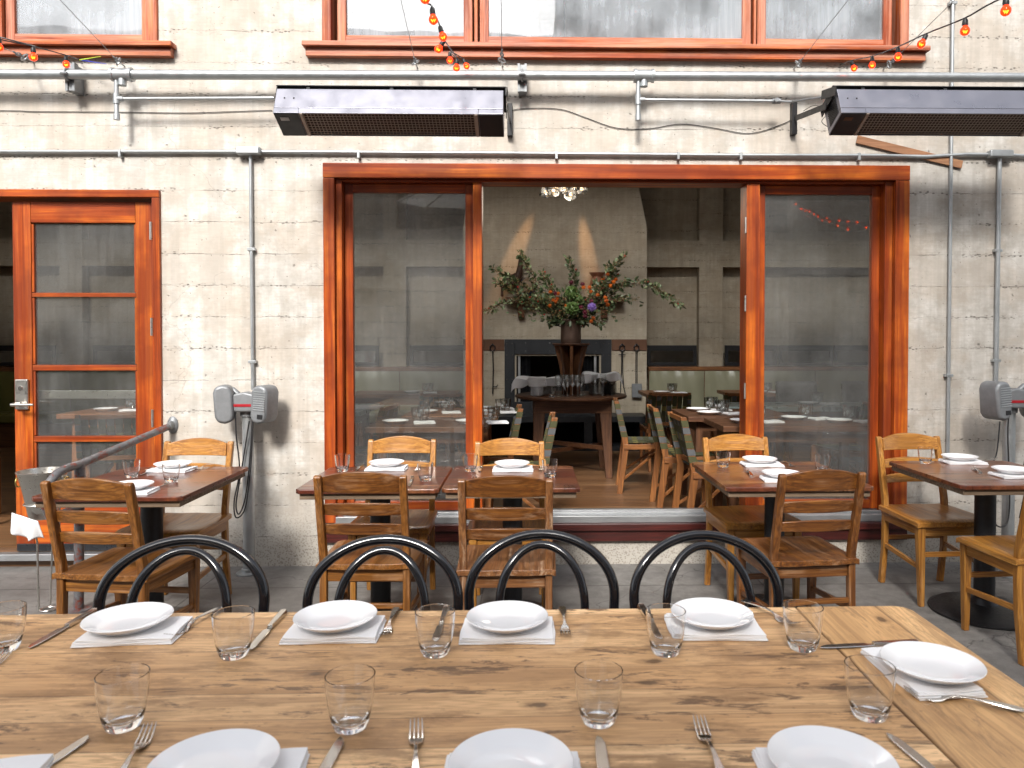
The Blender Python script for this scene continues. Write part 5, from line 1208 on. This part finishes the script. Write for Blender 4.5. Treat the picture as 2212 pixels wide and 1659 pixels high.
# the arrangement
FA = empty("flower_arrangement", "sprawling arrangement of leafy berry branches, orange blooms, artichokes and a purple thistle", "flowers", (tx, TY, zv+.2)); O = Vector(FA.location)
def leafmat(name, a, b): 
    k = NT(name); oi = k.noise(k.coord(), 25, 3); k.P(Base_Color=k.ramp(oi, (.35, a), (.65, b)), Roughness=.45); return k.m
ML = leafmat("dark_green_leaf", (.045,.08,.032), (.14,.18,.08)); MLB = leafmat("pale_green_leaf", (.15,.20,.09), (.29,.33,.18)); MB_ = leafmat("ochre_berry_cluster", (.17,.10,.04), (.34,.24,.10)); MT = flat("twig_bark", (.10,.06,.035), .7)
MOR = leafmat("orange_bloom", (.55,.10,.01), (.75,.20,.02)); MDR = leafmat("burgundy_bloom", (.09,.008,.02), (.22,.02,.05)); MPU = leafmat("purple_thistle", (.30,.18,.55), (.5,.34,.8)); MAR = leafmat("artichoke_green", (.07,.14,.03), (.24,.34,.12)); MRB = flat("red_rose_hip", (.45,.03,.02), .3)
rnd = random.Random(11)
def Q(px, py, dy=0): return onY(px, py, TY+dy) - O
def leaf(m, p, d, L, W):
    d = d.normalized(); s_ = d.cross(Vector((rnd.uniform(-1,1), rnd.uniform(-1,1), rnd.uniform(-1,1)))).normalized(); n_ = d.cross(s_)
    pts = [p, p+d*L*.35+s_*W-n_*W*.3, p+d*L*.75+s_*W*.7-n_*W*.2, p+d*L, p+d*L*.75-s_*W*.7-n_*W*.2, p+d*L*.35-s_*W-n_*W*.3, p+d*L*.5]
    v = [m.b.verts.new(q) for q in pts]
    for f in ((0,1,6),(1,2,6),(2,3,6),(3,4,6),(4,5,6),(5,0,6)): m.b.faces.new([v[i] for i in f])
br = [[(1228,700),(1150,645),(1085,655),(1050,672)], [(1228,700),(1165,625),(1135,565),(1126,546)], [(1228,700),(1150,630),(1105,600),(1062,580)], [(1228,700),(1140,650),(1100,620),(1072,608)],
      [(1235,700),(1246,640),(1240,595),(1230,560)], [(1238,700),(1295,625),(1325,578),(1349,553)], [(1238,700),(1320,622),(1395,608),(1432,635),(1473,660)], [(1238,700),(1290,640),(1330,600),(1312,575)],
      [(1230,700),(1190,620),(1170,590)], [(1230,700),(1180,665),(1130,650)], [(1238,700),(1290,665),(1345,640)], [(1236,700),(1270,650),(1290,610)], [(1225,705),(1200,690),(1190,700)], [(1240,705),(1275,690),(1300,700)], [(1230,700),(1200,650),(1160,645)], [(1240,700),(1300,650),(1375,645)], [(1240,700),(1330,630),(1352,605)]]
tw, lv, lb_, bb, hips = MB(), MB(), MB(), MB(), MB()
for bi, b in enumerate(br):
    dy = rnd.uniform(-.28, .2); n_ = len(b); pts = []
    for i, (x, y) in enumerate(b): pts.append(Q(x, y, dy*i/(n_-1)))
    fine = []
    for i in range(n_-1):
        for t in range(8): fine.append(pts[i].lerp(pts[i+1], t/8)+Vector((rnd.uniform(-.008,.008),)*3))
    fine.append(pts[-1]); N = len(fine); tw.tube(fine, [.006*(1-.75*i/N) for i in range(N)], 5)
    for i in range(2, N):
        d = (fine[i]-fine[i-1]).normalized(); pale = bi in (0, 6) and i > N*.5
        for _ in range(6 if i < N-4 else 4):
            r_ = Vector((rnd.gauss(0,1), rnd.gauss(0,1), rnd.gauss(0,.8))).normalized(); p = fine[i]+r_*rnd.uniform(0, .035)
            leaf(lb_ if (pale and rnd.random() < .7) or rnd.random() < .12 else lv, p, (d*.6+r_), rnd.uniform(.030,.058), rnd.uniform(.010,.018))
        if bi not in (4,) or i % 2:
            for _ in range(7):
                r_ = Vector((rnd.gauss(0,1), rnd.gauss(0,1), rnd.gauss(0,1))).normalized(); bb.ball(fine[i]+r_*rnd.uniform(.01,.04), rnd.uniform(.0045,.007), 1)
        if rnd.random() < .12: hips.ball(fine[i]+Vector((rnd.uniform(-.04,.04), -.02, rnd.uniform(-.02,.05))), .009, 1)
for _ in range(520):       # the dense heart
    a = rnd.uniform(-1.15, 1.15); r_ = abs(rnd.gauss(0, .17)); p = Vector((r_*math.sin(a)*1.7, rnd.gauss(0,.09), .02+abs(rnd.gauss(.10,.10)))); leaf(lv if rnd.random() < .8 else lb_, p, Vector((p.x, p.y*1.5-.1, p.z*.7+rnd.gauss(0,.15))), rnd.uniform(.03,.06), rnd.uniform(.01,.017))
for _ in range(60):
    a = rnd.uniform(-1,1); leaf(lv, Vector((a*.14, -.06+rnd.gauss(0,.03), .02)), Vector((a, -.3, -.9+abs(a))), rnd.uniform(.04,.07), .014)
for _ in range(260): bb.ball((rnd.gauss(0,.2), rnd.gauss(-.04,.08), .04+abs(rnd.gauss(.1,.08))), rnd.uniform(.005,.008), 1)
tw.build("twigs", MT, FA); lv.build("leaves", ML, FA, recalc=False); lb_.build("pale_leaves", MLB, FA, recalc=False); bb.build("berry_clusters", MB_, FA); hips.build("rose_hips", MRB, FA)
def z2(u, v): return 1025.3+u*.2083, 530+v*.2083
def bloom(u, v, r, mat, name, spikes=60, dy=-.16, sq=.5):
    p = Q(*z2(u, v), dy); m = MB(); m.ball(p, r*.72, 2)
    for i in range(spikes):
        z_ = 1-2*(i+.5)/spikes; ph_ = i*2.39996; d = Vector((math.sqrt(1-z_*z_)*math.cos(ph_), math.sqrt(1-z_*z_)*math.sin(ph_), z_)); leaf(m, p+d*r*.55, d+Vector((0,0,.25)), r*.62, r*.24*sq*2)
    m.build(name, mat, FA, recalc=False)
for (u, v) in ((785,485),(865,500),(820,570),(855,555),(840,585),(780,628),(950,628),(1330,350),(1380,298),(1440,378),(1410,420),(1205,480),(1275,515),(1355,540),(1380,615),(1130,435),(1190,435),(1230,755),(1465,352),(1365,575),(1208,790)): bloom(u, v, .019, MOR, "orange_bloom", 36, rnd.uniform(-.2,-.1))
bloom(1005, 490, .062, MAR, "artichoke", 70); bloom(1010, 655, .062, MAR, "artichoke", 90, -.18); bloom(1070, 560, .05, MAR, "artichoke", 60, -.14); bloom(1215, 640, .04, MPU, "purple_thistle", 120, -.2, .25)
for u, v in ((830,500),(1105,640),(1145,690),(1000,385),(1120,405),(1150,735),(1210,580)): bloom(u, v, .022, MDR, "burgundy_bloom", 30, -.15)
# things on the round table
def T(px, dy=0, z=0): return Vector((onY(px, 850, TY+dy).x, TY+dy, tz+.001+z))
for k_ in range(8):
    place_plate(tuple(T(1160, -.25, k_*.011)), 0, "small plate in the stack on the round table", "plate", "stacked plates on the round table", .72)
for k_ in range(7):
    o = PROTO["folded_napkin"].copy(); COL.objects.link(o); o.location = T(1160+rnd.uniform(-1.5,1.5), -.25, .095+k_*.0125); o.rotation_euler = (0, R(rnd.uniform(-2,2)), R(rnd.uniform(-5,5))); o.scale = (.82, .9, 1); tag(o, "folded napkin piled on the stack of small plates", "napkin", "napkins piled on the round table")
M_THIN = pane_mat("stemware_glass", 4.0, (.96,.97,.97), ior=1.5)
def wg():
    m = MB(); m.lathe([(0,0),(.034,0),(.033,.003),(.008,.006),(.0045,.012),(.0042,.085),(.010,.093),(.03,.112),(.038,.135),(.036,.17),(.030,.205),(.0285,.205),(.034,.17),(.036,.137),(.028,.114),(.009,.097),(0,.095)], 24); return m
place_wine = proto("wine_glass", wg, M_THIN)
for px, dy, lb in ((1207,-.30,"leftmost wine glass in front on the round table"),(1217,-.22,"wine glass just behind the leftmost one"),(1226,-.30,"second wine glass in front of the stand"),(1237,-.26,"wine glass before the middle of the stand"),(1248,-.3,"wine glass right of the stand's centre board"),(1255,-.22,"wine glass behind the right front one"),(1262,-.12,"wine glass at the stand's right edge"),(1285,-.15,"wine glass under the middle of the right cloth"),(1303,-.15,"wine glass under the right cloth, second from its end"),(1322,-.1,"rightmost wine glass under the hanging cloth")):
    place_wine(tuple(T(px, dy)), 0, lb, "wine glass", "wine glasses on the round table", 1.0)
place_glass(tuple(T(1192, -.35)), 0, "low tumbler beside the stack of plates on the round table", "glass", "tumblers indoors", .9)
def cloth(px0, px1, dy, label, zt_):
    a, b = T(px0, dy), T(px1, dy); wdt = b.x-a.x
    def fn(u, v):
        x = (u-.5)*wdt*(1+.04*v); hang_ = max(0, v-.45)/.55
        edge = max(0, abs(u-.5)*2-.78)/.22
        return Vector((x, -.16*min(1, (1-v)/.0+0) if False else (.14-.30*min(v,.5)*2 -.02*hang_*math.sin(u*13+1)), zt_ + .012*math.sin(u*8+v*3) - .065*hang_*(1+.35*math.sin(u*11)) - .07*edge*edge))
    o = MB().grid(fn, 46, 20).build("draped_cloth", M_LINEN, None, loc=(a+b)/2); s_ = o.modifiers.new("s", 'SOLIDIFY'); s_.thickness = .003; tag(o, label, "cloth")
def stackbox(px, dy, n, w_, d_, h_, label, mat):
    o0 = None
    m = MB()
    for i in range(n): m.lathe([(0,i*h_),(w_,i*h_+.002),(w_,i*h_+h_*.5),(w_*.7,i*h_+h_*.62),(0,i*h_+h_*.62)], 24)
    tag(m.build("saucer_stack", mat, None, loc=T(px, dy)), label, "stack of saucers")
stackbox(1290, .12, 10, .085, .08, .0125, "stack of saucers half covered by the right white cloth", M_PORC); stackbox(1316, .10, 10, .075, .08, .0125, "dark stack of saucers at the right of the round table", M_IRON); stackbox(1178, .08, 13, .075, .08, .0125, "stack of saucers half covered by the left white cloth", M_PORC)
cloth(1107, 1218, .02, "white cloth spread over things at the left of the round table", .165); cloth(1254, 1340, .0, "white cloth spread over the wine glasses at the right of the round table", .212)
# ceiling lamp cluster (lit)
_pl = bpy.data.lights.new("pendant_light", 'POINT'); _pl.energy = 6; _pl.color = (1, .86, .68); _pl.shadow_soft_size = .25; _po = bpy.data.objects.new("pendant_light", _pl); COL.objects.link(_po); _po.location = onY(1219, 432, 6.9)
tag(_po, "warm light of the glass pendant cluster over the round table", "lamp light")
kw_ = NT("warm_lamp_bulb"); kw_.P(Base_Color=(1,.8,.5), Emission_Color=(1,.62,.3), Emission_Strength=1.6); M_WARM = kw_.m
YL = 7.0; lc = onY(1219, 405, YL); LM = empty("glass_pendant", "hanging cluster of clear glass shades in wire rings", "ceiling lamp", lc)
m = MB(); m.tube([(0,0,.05),(0,0,5.399-lc.z)], .006, 8); m.build("suspension_rod", M_IRON, LM)
for (u, v, dy, r_) in ((1440,1225,0,.062),(1490,1215,-.1,.06),(1510,1195,.1,.055),(1560,1205,.0,.06),(1600,1240,-.12,.06),(1620,1190,.1,.062),(1670,1205,0,.062),(1540,1180,-.1,.05)):
    p = onY(691.2+u*.3385, v*.3385, YL+dy)-lc
    m = MB(); t_ = Matrix.Translation(p) @ Matrix.Rotation(rnd.uniform(-.5,.5),4,'Y') @ Matrix.Rotation(rnd.uniform(-.3,.3),4,'X'); m.lathe([(.012,.07),(.02,.055),(.045,.03),(r_,-.01),(r_*.85,-.04),(r_*.4,-.055),(0,-.06)], 20, t_); m.build("glass_shade", M_THIN, LM)
    m = MB(); m.tube([t_ @ Vector(((r_+.004)*math.cos(a), (r_+.004)*math.sin(a), -.01)) for a in [i*math.pi/12 for i in range(24)]], .003, 6, closed=True); m.tube([t_ @ Vector((r_+.004,0,-.01)), t_ @ Vector((0,0,.075)), t_ @ Vector((-r_-.004,0,-.01))], .0025, 6); m.tube([t_ @ Vector((0,0,.07)), (0,0,.09)], .003, 6); m.build("wire_ring", M_IRON, LM)
    m = MB(); m.ball(t_ @ Vector((0,0,.0)), .016, 2); m.build("lamp_bulb", M_WARM, LM)
# ------------------------------------------------------------------ inside: dining tables and woven chairs
def webmat():
    k = NT("woven_webbing"); k.b.inputs["Roughness"].default_value = .8
    a = k.n("VertexColor", layer_name="Col") if False else k.n("Attribute", attribute_name="Col")
    k.P(Base_Color=a.outputs["Color"]); k.bump(k.noise(k.coord(), 300, 2), .3, .001); return k.m
M_WEB = webmat()
WEBC = [tuple(x*.62 for x in c) for c in [(.085,.085,.028), (.075,.075,.026), (.13,.135,.14), (.25,.22,.06), (.09,.085,.03), (.07,.072,.03)]]
CHW = {a: wood("chair_cherrywood", (.36,.15,.045), (.24,.09,.025), (.09,.03,.01), a, .4) for a in 'xyz'}
def web_panel(e, name, P0, U, V, nu, nv, cols=None, thick=.004):
    """basket weave of straps over the rectangle P0 + U*u + V*v"""
    m = bmesh.new(); lay = m.loops.layers.float_color.new("Col"); n_ = U.cross(V).normalized(); rr = random.Random(5)
    cu = [WEBC[rr.randrange(6)] for _ in range(nu)]; cv = [WEBC[rr.randrange(6)] for _ in range(nv)]
    def quad(p, a, b, h, col):
        c_ = (col[0], col[1], col[2], 1); vs = [m.verts.new(q) for q in (p, p+a, p+a+b, p+b)]; top = [m.verts.new(v.co + n_*h) for v in vs]
        fs = [m.faces.new(top)] + [m.faces.new((vs[i], vs[(i+1)%4], top[(i+1)%4], top[i])) for i in range(4)] + [m.faces.new(vs[::-1])]
        for f in fs:
            for l in f.loops: l[lay] = c_
    for i in range(nu):
        for j in range(nv):
            over = (i+j) % 2; g = .06
            p = P0 + U*((i+g)/nu) + V*((j+g)/nv)
            quad(p - n_*(thick/2), U*((1-2*g)/nu), V*((1-2*g)/nv), thick, cu[i] if over else cv[j])
    # strap runs below, so that nothing but slits shows between
    for i in range(nu): quad(P0+U*((i+.1)/nu)-n_*thick*.25, U*(.8/nu), V, thick*.3, cu[i])
    bmesh.ops.recalc_face_normals(m, faces=m.faces); me = bpy.data.meshes.new(name); m.to_mesh(me); m.free(); me.materials.append(M_WEB)
    o = bpy.data.objects.new(name, me); COL.objects.link(o); o.parent = e; return o
def wraps(e, s_):
    """webbing bands wound round the back post"""
    m = bmesh.new(); lay = m.loops.layers.float_color.new("Col"); rr = random.Random(3)
    for k_ in range(6):
        z0, z1 = .485+k_*.048, .485+k_*.048+.042; col = (WEBC[[0, 2, 1, 4, 2, 0][k_]]) + (1,)
        def yy(z): t = (z-.5)/.29; return -.165-.07*t+.002, -.215-.06*t-.002
        vs = []
        for z in (z0, z1):
            a, b = yy(z)
            for (x, y) in ((-.0165, a), (.0165, a), (.0165, b), (-.0165, b)): vs.append(m.verts.new((s_*.195+x, y, z)))
        for f in ((0,1,2,3),(7,6,5,4),(0,4,5,1),(1,5,6,2),(2,6,7,3),(3,7,4,0)):
            fc = m.faces.new([vs[i] for i in f])
            for l in fc.loops: l[lay] = col
    bmesh.ops.recalc_face_normals(m, faces=m.faces); me = bpy.data.meshes.new("strap_wrap"); m.to_mesh(me); m.free(); me.materials.append(M_WEB)
    o = bpy.data.objects.new("strap_wrap", me); COL.objects.link(o); o.parent = e
def make_woven(label):
    e = empty("woven_chair", label, "chair", group="woven strap chairs indoors")
    for s_ in (-1,1):
        MB().prism([(-.25,0),(-.205,0),(-.15,.40),(-.165,.5),(-.235,.79),(-.275,.79),(-.215,.5),(-.20,.42)], 'x', s_*.195-.014, s_*.195+.014).build("back_leg", CHW['z'], e, .003)
        MB().prism([(.18,0),(.215,0),(.215,.42),(.15,.42),(.16,.36)], 'x', s_*.215-.014, s_*.215+.014).build("front_leg", CHW['z'], e, .003)
        MB().bar((s_*.21,-.19,.40),(s_*.225,.2,.41), .022, .045).build("seat_rail", CHW['y'], e, .003)
        MB().bar((s_*.2,-.20,.12),(s_*.05,.15,.385), .014, .022).build("brace", CHW['y'], e, .002)
        wraps(e, s_)
    MB().box(-.18, .18, -.262, -.24, .755, .785).build("top_rail", CHW['x'], e, .003)
    MB().bar((-.18,-.165,.47),(.18,-.165,.47), .02, .03).build("lower_rail", CHW['x'], e, .003)
    web_panel(e, "woven_back", Vector((-.182,-.168,.49)), Vector((.364,0,0)), Vector((0,-.082,.275)), 7, 5)
    web_panel(e, "woven_seat", Vector((-.20,-.17,.437)), Vector((.40,0,0)), Vector((0,.37,.0)), 8, 7)
    KIDS[e] = [o for o in bpy.data.objects if o.parent is e]; return e
# floor position of the chair's middle, heading
wc = [(1.22, 5.75, -92, "woven strap chair side on at the right tables, middle of the row of three"), (1.28, 5.12, -88, "woven strap chair side on just behind the honey chair at the right mullion"),
      (1.02, 6.45, -95, "woven strap chair deepest of the row at the right tables"), (1.40, 7.55, 180+180, "woven strap chair turned from us before the sage banquette"),
      (2.55, 5.25, 92, "woven strap chair behind the right pane facing left"), (2.6, 5.95, 95, "woven strap chair farther behind the right pane"), (2.15, 7.55, 0, "woven strap chair by the steel edged table"),
      (-.10-.22, 5.75, 92+0, "woven strap chair side on left of the round table, the farther one"), (.12-.2, 5.1, 90, "woven strap chair side on nearest the left side of the opening"),
      (-.85, 7.5, 0, "woven strap chair behind the tables of the left pane"), (-1.35, 5.9, 85, "woven strap chair beside the pale topped table behind the left pane"),
      (-2.5, 5.5, 60, "woven strap chair seen through the right part of the door glass"), (-3.0, 5.45, 20, "woven strap chair seen through the middle of the door glass"), (-4.05, 5.35, -60, "woven strap chair in the open doorway at the far left")]
W0 = make_woven(wc[0][3])
for i, (x, y, a, lb) in enumerate(wc):
    if i == 0: W0.location = (x, y, FZ); W0.rotation_euler.z = R(a)
    else: dup(W0, (x, y, FZ), R(a), lb)
def leather_chair(label):
    e = empty("leather_chair", label, "chair", group="grey leather chairs indoors")
    def fn(u, v): return Vector(((u-.5)*.44*(1-.06*v), -.2-.10*v-.012*math.sin(math.pi*u), .42+.46*v))
    o = MB().grid(fn, 10, 8).build("leather_back", M_GREYL, e); s_ = o.modifiers.new("s", 'SOLIDIFY'); s_.thickness = .035
    MB().box(-.22,.22,-.2,.22,.40,.46).build("leather_seat", M_GREYL, e, .02, seg=4)
    for sx in (-1,1):
        for sy in (-1,1): MB().bar((sx*.19,sy*.17,.4),(sx*.2,sy*.19,0), .035,.035,up=(0,1,0),w2=.025,h2=.025).build("leg", DW['z'], e, .002)
    KIDS[e] = [o for o in bpy.data.objects if o.parent is e]; return e
M_GREYL = flat("grey_leather", (.22,.21,.20), .27, 0, .12, 5, .08)
lc_ = [(2.75, 7.3, 178, "grey leather chair backed to the light behind the right mullion"), (3.45, 7.3, 182, "grey leather chair behind the middle of the right pane"), (4.1, 7.3, 180, "grey leather chair behind the right side of the right pane"), (3.1, 6.0, 3, "dark leather chair nearest the glass of the right pane"), (3.75, 5.9, -3, "dark leather chair at the right edge of the right pane")]
L0 = leather_chair(lc_[0][3])
for i, (x, y, a, lb) in enumerate(lc_):
    if i == 0: L0.location = (x, y, FZ); L0.rotation_euler.z = R(a)
    else: dup(L0, (x, y, FZ), R(a), lb)
IZ = FZ + .72
M_ZINC = flat("pale_zinc_top", (.34,.42,.42), .3, .5, .15, 4)
def in_table(x0, x1, y0, y1, label, top, leg, z=IZ, th=.04):
    e = empty("dining_table", label, "table", ((x0+x1)/2, (y0+y1)/2, FZ), group="dining tables indoors"); hx, hy = (x1-x0)/2, (y1-y0)/2; h = z-FZ
    MB().box(-hx, hx, -hy, hy, h-th, h).build("table_top", top, e, .004)
    m = MB(); i_ = .08; m.box(-hx+i_, hx-i_, -hy+i_, -hy+i_+.02, h-th-.08, h-th-.0005); m.box(-hx+i_, hx-i_, hy-i_-.02, hy-i_, h-th-.08, h-th-.0005); m.box(-hx+i_, -hx+i_+.02, -hy+i_+.021, hy-i_-.021, h-th-.08, h-th-.0005); m.box(hx-i_-.02, hx-i_, -hy+i_+.021, hy-i_-.021, h-th-.08, h-th-.0005); m.build("apron", leg['x'], e)
    for sx in (-1,1):
        for sy in (-1,1): MB().bar((sx*(hx-.11), sy*(hy-.11), h-th-.001), (sx*(hx-.09), sy*(hy-.09), 0), .06, .06, up=(0,1,0), w2=.045, h2=.045).build("leg", leg['z'], e, .002)
    return e
it = [("dark wooden table just inside the left pane", -1.10, -.28, 4.98, 5.62, DW['x'], DW), ("honey edged table behind the dark one at the left pane", -.98, -.24, 5.72, 6.42, WDm2['x'], WDm2), ("pale topped table with papers and a cup behind the left pane", -2.1, -1.38, 6.1, 6.9, M_ZINC, DW),
      ("dark table corner showing left of the right mullion", 1.22, 2.05, 5.62, 6.3, DW['x'], DW), ("dark table just inside the right pane", 1.32, 2.45, 4.98, 5.55, DW['x'], DW), ("long pale zinc topped table behind the right pane", 1.75, 4.3, 6.45, 7.0, M_ZINC, DW), 
      ("small wooden table at the sage banquette near the chimney", 1.30, 1.75, 8.05, 8.75, WDm2['x'], WDm2), ("wooden table at the banquette behind the right mullion", 2.25, 3.0, 8.15, 8.8, WDm2['x'], WDm2), ("wooden table at the banquette behind the left pane", -2.0, -.8, 8.1, 8.75, WDm2['x'], WDm2),
      ("wooden table laid for a meal behind the door glass", -3.75, -2.55, 5.95, 6.7, WDm2['x'], WDm2)]
tabs = [in_table(*t[1:5], t[0], t[5], t[6]) for t in it]
def lay(x, y, where, nm, z=IZ, rot=0, gl=2):
    place_plate((x, y, z+.001), 0, f"{nm} white plate {where}", "plate", "plates indoors")
    o = PROTO["folded_napkin"].copy(); COL.objects.link(o); o.location = (x+.2*math.cos(rot), y+.2*math.sin(rot), z+.001); o.rotation_euler = (0,0,rot+.2); o.scale = (.7,.8,1); tag(o, f"folded napkin beside the {nm} plate {where}", "napkin", "napkins indoors")
    for k_ in range(gl): 
        gx = x+(.05+.13*k_)*math.cos(rot+1.3)+.12; gy = y+.14*math.sin(rot+1.3)+.05*k_
        g_ = place_thin((gx, gy, z+.001), 0, f"{'nearer' if k_ == 0 else 'farther'} tumbler by the {nm} plate {where}", "glass", "tumblers indoors", 1.1)
place_thin = proto("tumbler_indoors", mk_glass, M_THIN)
lay(-.93, 5.2, "on the dark table behind the left pane", "left"); lay(-.42, 5.2, "on the dark table behind the left pane", "right"); lay(-.82, 5.95, "on the honey edged table", "left"); lay(-.36, 5.95, "on the honey edged table", "near right"); lay(-.40, 6.25, "on the honey edged table", "far right", gl=0)
lay(1.42, 5.8, "on the table left of the right mullion", "near"); lay(1.40, 6.1, "on the table left of the right mullion", "far"); lay(1.52, 5.2, "on the dark table inside the right pane", "left"); lay(2.2, 5.2, "on the dark table inside the right pane", "right"); lay(1.95, 5.4, "on the dark table inside the right pane", "middle", gl=2)
lay(1.48, 8.2, "on the little table by the sage banquette", "only"); lay(2.6, 8.3, "on the banquette table behind the right mullion", "only"); lay(2.55, 6.7, "on the zinc table", "left"); lay(3.6, 6.7, "on the zinc table", "right"); lay(-1.3, 8.3, "on the banquette table behind the left pane", "only")
lay(-3.5, 6.2, "on the table behind the door", "left"); lay(-3.05, 6.2, "on the table behind the door", "middle"); lay(-2.75, 6.4, "on the table behind the door", "right", gl=1)
m = MB(); m.lathe([(0,0),(.03,0),(.042,.13),(.044,.135),(.04,.135),(0,.125)], 20); cup = m.build("juice_cup", flat("orange_drink", (.60,.20,.05), .25), None, loc=(-1.62, 6.35, IZ+.001)); tag(cup, "plastic cup of orange drink with a red straw on the pale topped table", "drink")
MB().tube([(.0,0,.125),(.012,0,.22)], .0035, 6).build("red_straw", M_RED, cup)
tag(MB().box(-.22,.22,-.15,.15,0,.012).build("papers", M_LINEN, None, .002, loc=(-1.7+.2, 6.2-.0+.25, IZ+.001)), "spread papers on the pale topped table behind the left pane", "papers")
bpy.context.view_layer.update()
for o in bpy.data.objects:
    l = o.get("label")
    if l and o.parent is None and len(l.split()) > 16: print("LONG", l)
